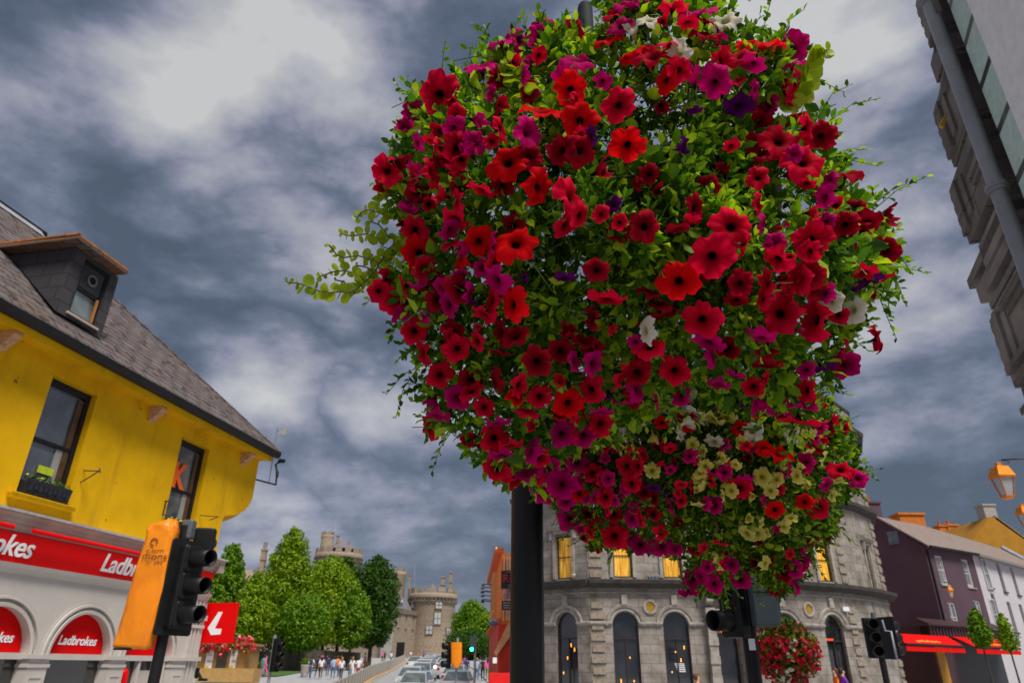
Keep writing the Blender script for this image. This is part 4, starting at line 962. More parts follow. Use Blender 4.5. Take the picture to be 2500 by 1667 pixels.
mb = MB(); mb.prism([at_y(X, Y, 35.8) for X, Y in ((1206, 1592), (1212, 1600), (1262, 1530), (1262, 1510), (1240, 1520))], (0, .1, 0)); mb.build('stair_band', mat('pale orange stripe', (.85, .42, .18), .7), pub)
mb = MB(); OF.prof(mb, -.1, OF.len, [(.1, zt0), (-.35, zt0+.05), (-.4, zt0+.2), (.1, zt0+.3)]); OF.prof(mb, -.2, OF.len, [(.0, zm), (-.35, zm+.05), (-.35, zm+.2), (0, zm+.25)]); mb.build('cornice', mat('deep orange trim', (.70, .11, .008), .7), pub)
for k in range(4):
    a = .6+k*2.1
    for z in (zm+1.1, zm+3.2):
        mb = MB(); OF.box(mb, a, a+1.1, -.04, .1, z, z+1.5); w = mb.build('window', M_glass, pub)
        mb = MB(); OF.box(mb, a-.12, a, -.09, .02, z, z+1.5); OF.box(mb, a+1.1, a+1.22, -.09, .02, z, z+1.5); OF.box(mb, a-.2, a+1.3, -.2, .02, z-.12, z); mb.build('surround', mat('cream stripe', (.75, .55, .35), .7), w)
    mb = MB(); OF.box(mb, a+1.5, a+1.7, -.16, .02, zm+.3, zt0-.1); mb.build('pilaster', mat('pale orange stripe', (.85, .42, .18), .7), pub)
M_bsign = mat('black sign board', (.010, .009, .010), .4)
yb = 34.8
sgp = thing('pub_sign', at_y(1235, 1430, yb), 'tall black hanging pub sign with a red R beside the black post', 'sign')
def bx(mb, X0, Y0, X1, Y1, y, th=.06):
    a, b = at_y(X0, Y1, y), at_y(X1, Y0, y); mb.box(((a.x+b.x)/2, y+th/2, (a.z+b.z)/2), (b.x-a.x, th, b.z-a.z)); return mb
mb = MB(); bx(mb, 1223, 1396, 1262, 1436, yb); bd = mb.build('sign_board', M_bsign, sgp)
mb = MB(); bx(mb, 1225, 1466, 1262, 1488, yb); mb.build('lower_board', M_bsign, sgp)
o = at_y(1227, 1420, yb-.02); put_text('lettering', 'Rí', .52, mat('red sign letter', (.6, .02, .02), .5), bd, o, (1, 0, 0), (0, 0, 1), ext=.004)
mb = MB(); bx(mb, 1226, 1436, 1262, 1460, yb+.02); mb.build('picture_panel', mat('red and white picture', (.45, .22, .20), .6, var=.9, scale=6), sgp)
mb = MB()
for k in range(3): bx(mb, 1229, 1470+k*6, 1258, 1472+k*6, yb-.02, .01)
mb.build('small_lettering', mat('grey small writing', (.4, .4, .38), .6), sgp)
mb = MB(); mb.tube([at_y(1223, 1394, yb), at_y(1264, 1392, yb)], .04, 6); mb.build('sign_bracket', M_iron, sgp)
M_perch = mat('dark bracket lamp', (.03, .025, .03), .5)
for k, (X, Y) in enumerate(((1209, 1400), (1205, 1412), (1199, 1422), (1204, 1430), (1199, 1436), (1201, 1456), (1205, 1444), (1198, 1427))):
    s_, z_ = OF.px(X+8, Y); p = OF.W(.2+k*.5, -.1, z_); mb = MB(); mb.tube([p, p+Vector((-.55, -.1, .05))], .03, 5); mb.lathe(p+Vector((-.6, -.1, -.08)), [(0, 0), (.14, 0), (.05, .14), (0, .16)], 8)
    mb.build('bracket_lamp', M_perch, pub)
mb = MB(); bx(mb, 1194, 1642, 1252, 1672, 24.0, .8); tag(mb.build('planter', mat('bright red planter', (.80, .005, .005), .5)), 'bright red barrier box beside the pub at the foot of the black post', 'planter')
mb = MB(); bx(mb, 1203, 1604, 1213, 1618, 26, .04); tag(mb.build('menu_board', M_let), 'small white notice fixed in front of the red pub wall', 'notice')
mb = MB(); 
for k in range(26):
    a = k*1.1; mb.lathe(at_y(1205+6*math.cos(a)*(.4+.6*(k % 3)/2), 1524+4*math.sin(a), 34.8), [(0, 0), (.12, .05), (.1, .14), (0, .18)], 6)
tag(mb.build('hanging_basket', mat('blue grey flowers', (.10, .09, .16), .8, var=.5, scale=20)), 'small dusky blue hanging basket on the orange pub wall', 'hanging basket')

# ================================================================== kiosk with flowers
ky = 56
ks = thing('kiosk', at_y(550, 1645, ky), 'low tan kiosk with white posters and a roof edge full of red flowers', 'kiosk')
M_tan = mat('tan boards', (.36, .20, .06), .8, var=.3, scale=2)
k0, k1 = at_y(478, 1632, ky), at_y(604, 1575, ky)
mb = MB(); mb.box(((k0.x+k1.x)/2, ky+1.5, (k0.z+k1.z)/2), (k1.x-k0.x, 3, k1.z-k0.z)); mb.build('cabin', M_tan, ks)
mb = MB(); mb.box(((k0.x+k1.x)/2, ky+1.4, k1.z+.08), (k1.x-k0.x+.5, 3.5, .16)); mb.build('roof', M_tan, ks)
for X0, X1 in ((498, 524), (558, 581)):
    mb = MB(); bx(mb, X0, 1584, X1, 1630, ky-.08, .05); ps = mb.build('poster', M_let, ks)
    for q in (1594, 1598, 1611, 1614): mb = MB(); bx(mb, X0+7, q, X1-6, q+1.2, ky-.1, .01); mb.build('poster_writing', mat('grey print', (.25, .25, .25), .7), ps)
    mb = MB(); bx(mb, X0+1, 1624, X0+11, 1630, ky-.11, .02); mb.build('yellow_spot', mat('yellow print', (.75, .65, .02), .6), ps)
mb = MB(); bx(mb, 525, 1585, 557, 1630, ky-.06, .05); mb.build('dark_shutter', mat('dark shutter', (.06, .055, .055), .7), ks)
mb = MB(); bx(mb, 536, 1584, 546, 1594, ky-.12, .04); bx(mb, 538, 1590, 543, 1608, ky-.12, .04); mb.build('red_bow', M_red, ks)
mb = MB(); a, b = at_y(480, 1644, ky-1), at_y(622, 1632, ky-1); mb.box(((a.x+b.x)/2, ky-.3, (a.z+b.z)/2-.25), (b.x-a.x, 1.6, .9)); mb.build('plinth', mat('ochre stone kerb', (.42, .25, .08), .8, var=.2), ks)
NFL = 520; Fk = []; 
xx = rng.uniform(at_y(492, 1570, ky).x, at_y(624, 1570, ky).x, NFL); zz_ = at_y(560, 1571, ky).z+rng.normal(0, .28, NFL); C = np.stack([xx, ky-.3+rng.normal(0, .3, NFL), zz_], 1)
Nn = rng.normal(size=(NFL, 3))+np.array([0, -1.2, .3]); Nn /= np.linalg.norm(Nn, axis=1)[:, None]
V, F = quads(C[:330], Nn[:330], np.full(330, .15), .9); np_mesh('red_flowers', V, F, leafmat('kiosk red petals', [(0, (.35, .004, .012)), (.6, (.7, .01, .04)), (1, (.75, .35, .38))], .2), ks)['kind'] = 'stuff'
V, F = quads(C[330:]-np.array([0, 0, .12]), Nn[330:], np.full(NFL-330, .13)); np_mesh('leaves', V, F, LMAT['mid'], ks)['kind'] = 'stuff'

# ================================================================== barrier along the road
M_bar = mat('grey barrier', (.32, .30, .27), .6, var=.2, scale=1, bmp=.1)
bar = thing('barrier', (barrier_x(70), 70, gz(70)), 'long low grey barrier between the plaza and the traffic', 'barrier')
mb = MB(); rings = []
for y in [30, 38, 44] + list(range(47, 150, 3)):
    x = barrier_x(y); z = gz(y); rings.append([Vector((x, y, z-.2)), Vector((x, y, z+1.08)), Vector((x+.07, y, z+1.08)), Vector((x+.07, y, z-.2))])
mb.loft(rings, True, False); mb.build('panel', M_bar, bar)
M_bp = mat('barrier post', (.40, .38, .34), .6, var=.2)
for y in np.arange(40, 148, 1.8): mb = MB(); mb.box((barrier_x(y)+.04, y, gz(y)+.5), (.13, .08, 1.3)); mb.build('post', M_bp, bar)
mb = MB(); mb.loft([[Vector((barrier_x(y)+.14, y, gz(y)-.1)), Vector((barrier_x(y)+.14, y, gz(y)+.16)), Vector((barrier_x(y)+.5, y, gz(y)+.16)), Vector((barrier_x(y)+.5, y, gz(y)-.1))] for y in [30, 38, 44]+list(range(47, 150, 4))], True, False)
mb.build('base', mat('ochre kerb', (.42, .26, .12), .85, var=.3, scale=1.2), bar)

# ================================================================== traffic signals
M_sig = mat('signal black', (.009, .009, .010), .5, var=.4, scale=10, bmp=.05, spec=.25)
M_sigd = mat('signal inside', (.004, .004, .004), .9, bmp=0)
M_sigg = mat('signal grey back', (.075, .10, .11), .5, var=.15, scale=3)
M_bag = None
def ring_at(p, ax, r, n=20):
    ax = ax.normalized(); a = ax.cross(Vector((0, 0, 1))).normalized(); b = ax.cross(a); return [p+(a*math.cos(q)+b*math.sin(q))*r for q in [2*math.pi*j/n for j in range(n)]]
def rbox(mb, c, w, d, h, R, r=.03):            # box with rounded vertical edges
    pts = []
    for sx_, sy_, a0 in ((1, 1, 0), (-1, 1, 90), (-1, -1, 180), (1, -1, 270)):
        for k in range(5):
            a = math.radians(a0+k*22.5); pts.append(Vector((sx_*(w/2-r)+r*math.cos(a), sy_*(d/2-r)+r*math.sin(a), 0)))
    mb.loft([[Vector(c)+R @ (p*s_+Vector((0, 0, z))) for p in pts] for s_, z in ((.9, -h/2), (1, -h/2+.02), (1, h/2-.02), (.9, h/2))], True, False)
def signal_head(parent, c, face, dz=.30, n=3, hood=.25, r=.09, back=True, lit=None, w=.26, d=.13):
    """c: centre of the head; face: horizontal direction the lights face"""
    face = Vector((face[0], face[1], 0)).normalized(); ang = math.atan2(face.y, face.x)-math.pi/2; R = Matrix.Rotation(ang, 3, 'Z'); c = Vector(c)
    h = dz*n; mb = MB()
    rbox(mb, c, w, d, h, R, .03)
    for k in range(n): rbox(mb, c+Vector((0, 0, dz*(k-(n-1)/2)))+face*(d*.52), w*.86, .03, dz*.9, R, .02)
    hd = mb.build('signal_head', M_sig, parent)
    if back: mb = MB(); rbox(mb, c-face*(d*.3), w*1.75, .02, h+.12, R, .012); mb.build('backboard', M_sig, hd)
    for k in range(n):
        p = c+Vector((0, 0, dz*(k-(n-1)/2)))+face*(d*.55); mb = MB()
        out = [ring_at(p+face*t, face+Vector((0, 0, -.06)), r) for t in (0, hood*.5, hood)]; inn = [ring_at(p+face*t, face, r*.92) for t in (hood, hood*.5, .01)]
        mb.loft(out+inn, False, True); mb.build('visor', M_sig, hd)
        mb = MB(); mb.lathe((0, 0, 0), [(0, .02), (r*.5, .016), (r*.9, 0)], 16)
        Q = face.to_track_quat('Z', 'Y').to_matrix(); mb.v = [tuple(p+face*.012+Q @ Vector(v)) for v in mb.v]
        mb.build('lens', (mat('green signal light', (.02, .9, .45), .3, bmp=0, emit=6) if lit == k else M_sigd), hd)
    return hd
# near signal, one head bagged
SY = 7.6
base = at_y(374, 1667, SY); sx0 = base.x
ns = thing('traffic_signal', (sx0, SY, 0), 'large black traffic signal with three hooded lights in front of the yellow building', 'traffic signal')
mb = MB(); mb.tube([(sx0, SY, 0), (sx0, SY, 3.0)], .055, 16); mb.tube([(sx0, SY, 0), (sx0, SY, .9)], .075, 16); mb.build('pole', M_sig, ns)
signal_head(ns, (sx0+.12, SY-.02, 2.37), (.90, -.44), .275, 3, .24, .085, True)
mb = MB()
for z in (2.05, 2.75): mb.tube([(sx0, SY, z), (sx0+.16, SY-.01, z)], .022, 8)
mb.build('mounting_arm', M_sig, ns)
signal_head(ns, (sx0+.13, SY+.22, 2.88), (-.15, .98), .26, 1, .16, .085, False, w=.22, d=.12)
mb = MB(); rbox(mb, (sx0+.02, SY+.02, 2.96), .12, .12, .20, Matrix.Identity(3), .02); mb.build('junction_box', mat('worn grey plastic', (.09, .10, .11), .5, var=.4, scale=20), ns)
# orange bag
m, nt, b = new_mat('orange plastic bag')
cv = coords(nt); n1 = noise_n(nt, cv, 2.2, 5, .5, .8); nt.links.new(ramp(nt, n1, [(.3, (.72, .19, .004)), (.7, (.90, .28, .006))]), b.inputs['Base Color']); b.inputs['Roughness'].default_value = .38; b.inputs['Specular IOR Level'].default_value = .4
bump(nt, b, noise_n(nt, coords(nt, 'Object', (1, 1, .35)), 5.5, 4, .5, 1.2), .55, .03); M_bag = m
bag = thing('signal_bag', (sx0-.27, SY-.12, 1.8), 'orange plastic bag printed with dark lettering, tied over the left head of the near signal', 'bag')
rows = [(1.775, -4.035, -3.60, .09), (1.785, -4.045, -3.592, .105), (1.95, -4.035, -3.585, .11), (2.2, -4.02, -3.585, .11), (2.5, -4.00, -3.60, .11), (2.75, -3.985, -3.625, .11), (2.96, -3.97, -3.65, .105), (3.02, -3.955, -3.655, .09), (3.055, -3.88, -3.665, .065), (3.085, -3.81, -3.68, .04), (3.10, -3.77, -3.70, .02)]
BK = .962; rows = [(1.65+(a-1.65)*BK, b*BK-.035, c*BK-.125+.06*min(1, max(0, (a-1.8)/1.2)), d*.9) for a, b, c, d in rows]
mb = MB(); rings = []; nseg = 28
fine = []
for i in range(len(rows)-1):
    for k in range(5):
        t = k/5; fine.append([rows[i][j]*(1-t)+rows[i+1][j]*t for j in range(4)])
fine.append(list(rows[-1]))
for z, xl, xr, d in fine:
    ring = []
    for j in range(nseg):
        a = 2*math.pi*j/nseg; cx_, w = (xl+xr)/2, (xr-xl)/2
        ex = abs(math.cos(a))**.33*(1 if math.cos(a) > 0 else -1); ey = abs(math.sin(a))**.33*(1 if math.sin(a) > 0 else -1)
        wr = .005*math.sin(3*a+z*9)+.004*math.sin(7*a-z*17)+(.018*math.sin(5*a+z*22) if z > 2.9 else 0)
        ring.append(Vector((cx_+(w+wr*.6)*ex, SY-.13+(d+wr)*ey, z+.012*math.sin(a*2)*(1 if z < 1.8 else .3))))
    rings.append(ring)
mb.loft(rings, True, True); sheetb = mb.build('bag_sheet', M_bag, bag)
mb = MB(); mb.box((sx0-.28, SY-.2, 1.765), (.16, .05, .02)); mb.build('bag_tie', M_sig, bag)
M_print = mat('dark bag print', (.16, .055, .01), .7, bmp=0)
for txt, sz, x, z in (('e.lcrn', .055, -3.915, 2.725), ('mons', .085, -3.94, 2.655), ('. 01 494', .03, -3.92, 2.615)):
    put_text('print', txt, sz, M_print, sheetb, (x*BK-.03, SY-.13-.112, 1.65+(z-1.65)*BK), (1, .02, 0), (.05, .0, 1), w={.055: .18, .085: .255, .03: .20}[sz], ext=.001)
mb = MB(); q = [Vector(((-3.85+.035*math.cos(a))*BK-.03, SY-.13-.110, 2.79+.035*math.sin(a))) for a in [math.radians(t) for t in range(-40, 290, 15)]]; mb.tube(q, .006, 4); mb.build('print_swirl', M_print, sheetb)

def small_signal(y, Xp, Ybase_top, label, face, head_px, dz, n=3, lit=None, polem=None, hood=.22, back=False, r=.1, w=.3, polex=None, poler=.06):
    p = at_y(Xp, 1660, y); g = gz(y); ztop = at_y(Xp, Ybase_top, y).z
    t = thing('traffic_signal', (p.x, y, g), label, 'traffic signal', 'traffic signals around the junction')
    mb = MB(); mb.tube([(p.x, y, g-.1), (p.x, y, ztop)], poler, 10); mb.build('pole', polem or M_sig, t)
    c = at_y(*head_px, y-.05); signal_head(t, c, face, dz, n, hood, r, back, lit, w=w)
    return t, p
M_gal = mat('dull galvanised', (.34, .35, .35), .45, .4, var=.2, scale=4)
small_signal(44, 656, 1549, 'signal on a pale leaning pole standing on the plaza by the kiosk', (1, -.5), (676, 1598), .55, 3, None, M_gal, .35, True, .16, .45, poler=.09)
t, p = small_signal(34, 1592, 1552, 'small signal on a pale pole in front of the bank arches', (.8, -1), (1603, 1591), .40, 3, None, M_gal, .25, True, .13, .34, poler=.05)
t, p = small_signal(38, 1158, 1560, 'signal showing a green light beside the orange pub', (0, -1), (1152, 1584), .3, 1, 0, M_gal, .1, False, .1, .3)
mb = MB(); bx(mb, 1148, 1552, 1164, 1578, 37.7, .04); mb.build('sign_back', M_sigg, t)
t, p = small_signal(18, 2164, 1520, 'black double signal with a pale bracket frame at the right of the bank', (-.15, -1), (2130, 1556), .30, 3, None, None, .24, False, .12, .34, poler=.075)
signal_head(t, at_y(2172, 1556, 18.3), (.9, .3), .28, 3, .24, .11, True, w=.3)
mb = MB(); P = [at_y(X, Y, 17.7) for X, Y in ((2153, 1512), (2161, 1539), (2175, 1540), (2190, 1609), (2168, 1610))]
mb.tube(P, .025, 5); mb.build('bracket_frame', mat('pale steel frame', (.42, .45, .50), .4, .3), t)
mb = MB(); mb.tube([at_y(2131, 1495, 18), at_y(2133, 1516, 18)], .06, 8); mb.build('finial', M_sigg, t)
# bagged far signal
t, p = small_signal(30, 1113, 1556, 'small far signal under an orange cover, standing by the queue of cars', (-.9, -.3), (1096, 1598), .33, 3, None, M_gal, .22, False, .12, .28, poler=.05)
mb = MB(); rings = []
for z_, w, yy in ((1567, 12, 0), (1572, 13.5, 0), (1590, 13.5, 0), (1612, 13.5, 0), (1622, 12, 0), (1629, 5, 0)):
    c = at_y(1114.5, z_, 29.7); k = (at_y(1114.5+w, z_, 29.7).x-c.x); rings.append([c+Vector((k*math.copysign(abs(math.cos(a))**.5, math.cos(a)), .16*math.copysign(abs(math.sin(a))**.5, math.sin(a)), 0)) for a in [2*math.pi*j/16 for j in range(16)]])
mb.loft(rings, True, True); tag(mb.build('signal_bag', M_bag), 'small orange cover over the far signal beside the queue of cars', 'bag')
# signal on the dark post to the right of the big post
DP = 6.5
px_ = at_y(1838, 1620, DP); 
ds = thing('signal_post', (px_.x, DP, 0), 'dark post with a signal seen from behind, under the lower flower mass', 'traffic signal')
mb = MB(); mb.tube([(px_.x, DP, 0), (px_.x, DP, 3.05)], .062, 14); mb.tube([(px_.x-.01, DP, 1.97), (px_.x-.01, DP, 3.0)], .085, 14); mb.build('pole', M_sig, ds)
mb = MB(); a, b = at_y(1826, 1528, 6.3), at_y(1884, 1410, 6.3); rbox(mb, ((a.x+b.x)/2+.03, 6.3, (a.z+b.z)/2+.1), .21, .16, (b.z-a.z)+.2, Matrix.Identity(3), .02)
hb = mb.build('signal_back', M_sigg, ds)
for k in range(2): mb = MB(); mb.box(((a.x+b.x)/2+.03, 6.215, a.z+(.27+.30*k)), (.205, .01, .012)); mb.build('seam', M_sig, hb)
signal_head(ds, at_y(1790, 1478, 6.45), (-.85, -.5), .26, 2, .2, .085, False, w=.24)
mb = MB(); mb.box(at_y(1836, 1572, 6.4), (.05, .02, .09)); mb.build('button_label', M_let, ds)
# ================================================================== cars
def make_car(body, rear=False):
    t = thing('car', (0, 0, 0), '', 'car')
    P = [(-2.1, .30), (-2.15, .55), (-2.05, .78), (-1.2, .95), (1.65, 1.0), (2.1, .92), (2.15, .55), (2.1, .30)]
    mb = MB(); rings = []
    for x, k in ((-.90, .93), (-.86, .985), (0, 1), (.86, .985), (.90, .93)): rings.append([Vector((x, y*(k if abs(y) > 1 else 1), .3+(z-.3)*k)) for y, z in P])
    mb.loft(rings, True, False); mb.build('body', body, t)
    G = [(-1.25, .94), (-.55, 1.42), (.9, 1.46), (1.7, .98)]
    mb = MB(); mb.loft([[Vector((x*s_(z), y, z)) for y, z in G] for x, s_ in ((-.84, lambda z: 1 if z < 1.1 else .78), (.84, lambda z: 1 if z < 1.1 else .78))], True, False)
    mb.build('windows', M_carglass, t)
    mb = MB(); mb.loft([[Vector((x, y, z)) for y, z in ((-.50, 1.425), (.85, 1.465), (.85, 1.49), (0, 1.52), (-.5, 1.455))] for x in (-.64, .64)], True, False)
    for x in (-1, 1):
        mb.tube([(x*.82, -1.2, .95), (x*.655, -.52, 1.44)], .03, 5); mb.tube([(x*.82, 1.65, .97), (x*.655, .88, 1.47)], .035, 5)
    mb.build('roof', body, t)
    for x in (-.80, .80):
        for y in (-1.35, 1.35):
            mb = MB(); mb.tube([(x-.1, y, .32), (x+.1, y, .32)], .32, 16); w = mb.build('wheel', M_tyre, t)
            mb = MB(); mb.tube([(x-.11*(1 if x < 0 else -1)*1.0, y, .32), (x+(.105 if x > 0 else -.105), y, .32)], .19, 12); mb.build('rim', M_rim, w)
        mb = MB(); mb.box((x*.82, -2.08, .66), (.34, .12, .15)); mb.build('headlight', M_hl, t)
        mb = MB(); mb.box((x*.86, 2.10, .78), (.26, .1, .2)); mb.build('tail_light', M_tl, t)
        mb = MB(); mb.box((x*1.2, -.75, 1.0), (.18, .1, .13)); mb.build('mirror', body, t)
    mb = MB(); mb.box((0, -2.15, .42), (.9, .06, .16)); mb.build('grille', M_tyre, t)
    mb = MB(); mb.box((0, -2.175, .50), (.5, .02, .11)); mb.build('number_plate', M_let, t)
    return t
M_carglass = glassy('car glass', (.12, .15, .15), .12); M_tyre = mat('tyre', (.012, .012, .012), .8); M_rim = mat('rim', (.4, .4, .42), .3, .8)
M_hl = mat('headlight', (.7, .7, .68), .15, bmp=0); M_tl = mat('tail light', (.4, .01, .01), .3, bmp=0)
CP = {k: mat('car paint '+k, c, .25, .2, var=.05, scale=1, bmp=0, coat=.6) for k, c in dict(silver=(.55, .56, .58), white=(.80, .80, .80), dark=(.04, .045, .055), red=(.4, .03, .03), grey=(.20, .21, .22)).items()}
# (X, roof Y or None, y distance, paint, rotation, label)
CARS = [(1017, 47.85, 'silver', 0, 'silver car at the very front of the left queue, cut by the frame'),
        (1006, 55.0, 'silver', 0, 'silver car with a reddish roof, second in the left queue'),
        (1032, 62.7, 'silver', 0, 'silver car third in the left queue with its lamp lit'),
        (1036, 72.6, 'white', 0, 'white car fourth in the left queue'),
        (1041, 85.8, 'silver', 0, 'silver car fifth in the left queue'),
        (1049, 101.2, 'white', 0, 'white car sixth in the left queue, half hidden'),
        (1066, 115.5, 'white', 0, 'white car at the far bend of the queue'),
        (1053, 129.8, 'silver', 0, 'pale van-like car furthest up the queue'),
        (1014, 92.4, 'white', 180, 'white car seen alone by the barrier, driving away'),
        (1120, 49.5, 'silver', 180, 'silver car under the orange signal cover, foremost on the right'),
        (1113, 58.3, 'silver', 180, 'silver car second in the right lane'),
        (1095, 70.4, 'silver', 180, 'silver car third in the right lane by the black signal'),
        (1087, 88.0, 'white', 180, 'white car furthest in the right lane')]
protos = {}
for X, y, pc, rot, lab in CARS:
    if pc not in protos: c = protos[pc] = make_car(CP[pc])
    else: c = copy_tree(protos[pc])
    p = at_y(X, 1650, y); c.location = (p.x, y, gz(y)+.02); c.rotation_euler = (math.atan((gz(y+1)-gz(y-1))/2)*(1 if rot == 0 else -1), 0, math.radians(rot)-.05); c['label'] = lab; c['group'] = 'cars queueing on the street'
mb = MB(); p = at_y(1062, 1627, 57*1.1-2.4); mb.lathe(p, [(0, -.09), (.1, -.04), (.1, .04), (0, .09)], 10); tag(mb.build('lit_headlamp', mat('lit headlamp', (1, .95, .7), .3, bmp=0, emit=6)), 'glowing headlamp at the edge of the left queue of cars', 'lamp')

# ================================================================== people
SKIN = [mat('skin light', (.55, .30, .20), .6, bmp=0), mat('skin tan', (.40, .20, .12), .6, bmp=0)]
HAIR = [mat('hair dark', (.02, .013, .01), .7), mat('hair fair', (.35, .20, .07), .7), mat('hair red brown', (.12, .04, .015), .7)]
CL = {k: mat('cloth '+k, v, .85, var=.12, scale=8, bmp=.1) for k, v in dict(white=(.72, .72, .74), navy=(.02, .03, .09), jeans=(.07, .12, .24), black=(.015, .015, .018), red=(.50, .015, .015), pink=(.80, .10, .38), grey=(.2, .2, .21), khaki=(.25, .18, .09), teal=(.03, .3, .28), orange=(.85, .17, .02), purple=(.2, .03, .35), brown=(.12, .05, .02), paleblue=(.3, .42, .58), green=(.1, .3, .04)).items()}
def person(pose, top, bottom, skin, hair, longhair=False, name='person'):
    """one skinned surface; pose: 'walk', 'stand', 'sit'"""
    me = bpy.data.meshes.new('body'); s_ = 1 if pose != 'sit' else 1
    st = dict(walk=.20, walk2=-.18, stand=.04, sit=0)[pose]; hip = .92 if pose != 'sit' else .48
    J = dict(pelvis=(0, 0, hip), waist=(0, .01, hip+.16), chest=(0, 0, hip+.38), neck=(0, 0, hip+.54), head0=(0, -.02, hip+.62), head1=(0, -.02, hip+.76))
    R = dict(pelvis=(.15, .11), waist=(.13, .10), chest=(.16, .11), neck=(.055, .055), head0=(.075, .085), head1=(.078, .09))
    for sx_, sd_ in ((-1, 'l'), (1, 'r')):
        k = st*sx_
        if pose == 'sit': J['hip'+sd_] = (sx_*.09, -.05, hip-.02); J['knee'+sd_] = (sx_*.12, -.45, hip); J['ank'+sd_] = (sx_*.12, -.5, .07); J['toe'+sd_] = (sx_*.13, -.64, .035)
        else: J['hip'+sd_] = (sx_*.09, 0, hip-.08); J['knee'+sd_] = (sx_*.10, -k*.75-.03, .49); J['ank'+sd_] = (sx_*.10, -k*1.2+(.06 if k < 0 else 0), .085+(.05 if k < -.1 else 0)); J['toe'+sd_] = (sx_*.11, -k*1.2-.13, .04+(.01 if k < -.1 else 0))
        J['sho'+sd_] = (sx_*.17, 0, hip+.47); J['elb'+sd_] = (sx_*.23, k*.5+.03, hip+.21); J['wri'+sd_] = (sx_*.21, k*.9-.08, hip-.02) if pose != 'sit' else (sx_*.14, -.3, hip+.14); 
        w = J['wri'+sd_]; J['han'+sd_] = (w[0], w[1]-.02, w[2]-.09)
        R['hip'+sd_] = (.085, .09); R['knee'+sd_] = (.058, .062); R['ank'+sd_] = (.042, .045); R['toe'+sd_] = (.04, .03); R['sho'+sd_] = (.062, .062); R['elb'+sd_] = (.045, .045); R['wri'+sd_] = (.03, .032); R['han'+sd_] = (.028, .04)
    E = [('pelvis', 'waist'), ('waist', 'chest'), ('chest', 'neck'), ('neck', 'head0'), ('head0', 'head1')]
    for d in 'lr': E += [('pelvis', 'hip'+d), ('hip'+d, 'knee'+d), ('knee'+d, 'ank'+d), ('ank'+d, 'toe'+d), ('chest', 'sho'+d), ('sho'+d, 'elb'+d), ('elb'+d, 'wri'+d), ('wri'+d, 'han'+d)]
    ks_ = list(J); me.from_pydata([J[k] for k in ks_], [(ks_.index(a), ks_.index(b)) for a, b in E], [])
    o = bpy.data.objects.new(name, me); col.objects.link(o); md = o.modifiers.new('skin', 'SKIN'); md.use_smooth_shade = True
    for i, k in enumerate(ks_): v = me.skin_vertices[0].data[i]; v.radius = R[k]; v.use_root = (k == 'pelvis')
    o.modifiers.new('sub', 'SUBSURF').levels = 1
    dg = bpy.context.evaluated_depsgraph_get(); m2 = bpy.data.meshes.new_from_object(o.evaluated_get(dg)); o.modifiers.clear(); o.data = m2; m2.name = 'person_body'
    m2.materials.clear()
    for m in (SKIN[skin], CL[top], CL[bottom], CL['black']): m2.materials.append(m)
    for p in m2.polygons:
        c = p.center; arm = abs(c.x) > .185
        if c.z > hip+.53: p.material_index = 0
        elif arm and c.z < hip+.28: p.material_index = 0
        elif c.z > hip-.0 or (arm and c.z > hip+.2): p.material_index = 1
        elif c.z < .09 and not (arm and pose != 'sit' and c.z > .2): p.material_index = 3
        else: p.material_index = 2
        if pose == 'sit' and abs(c.z-hip) < .09 and c.y < -.12: p.material_index = 2
    hb_ = MB(); c = Vector((0, 0, hip+.72)); rings = []
    for k in range(8):
        a = math.pi*k/7*.9; rr = .105*math.sin(a)+.004; z = .115*math.cos(a)
        rings.append([c+Vector((rr*math.cos(q)*(.92), rr*math.sin(q)+.02 if math.sin(q) > -.3 or z > .05 else rr*math.sin(q)*.55+.02, z)) for q in [2*math.pi*j/14 for j in range(14)]])
    hb_.loft(rings, True, True)
    if longhair: hb_.loft([[c+Vector((w*math.cos(q), .06+.035*math.sin(q), z)) for q in [2*math.pi*j/10 for j in range(10)]] for w, z in ((.08, 0), (.095, -.12), (.085, -.26), (.03, -.32))], True, True)
    hb_.build('hair', HAIR[hair], o); fc = MB()
    fc.lathe(Vector((0, -.115, hip+.69)), [(0, .02), (.012, -.005), (.016, -.02), (0, -.03)], 6); fc.build('nose', SKIN[skin], o)
    ey = MB()
    for x in (-.03, .03): ey.box((x, -.105, hip+.725), (.02, .01, .008))
    ey.box((0, -.104, hip+.645), (.035, .008, .007)); ey.build('face_features', HAIR[0], o)
    o['category'] = 'person'; return o
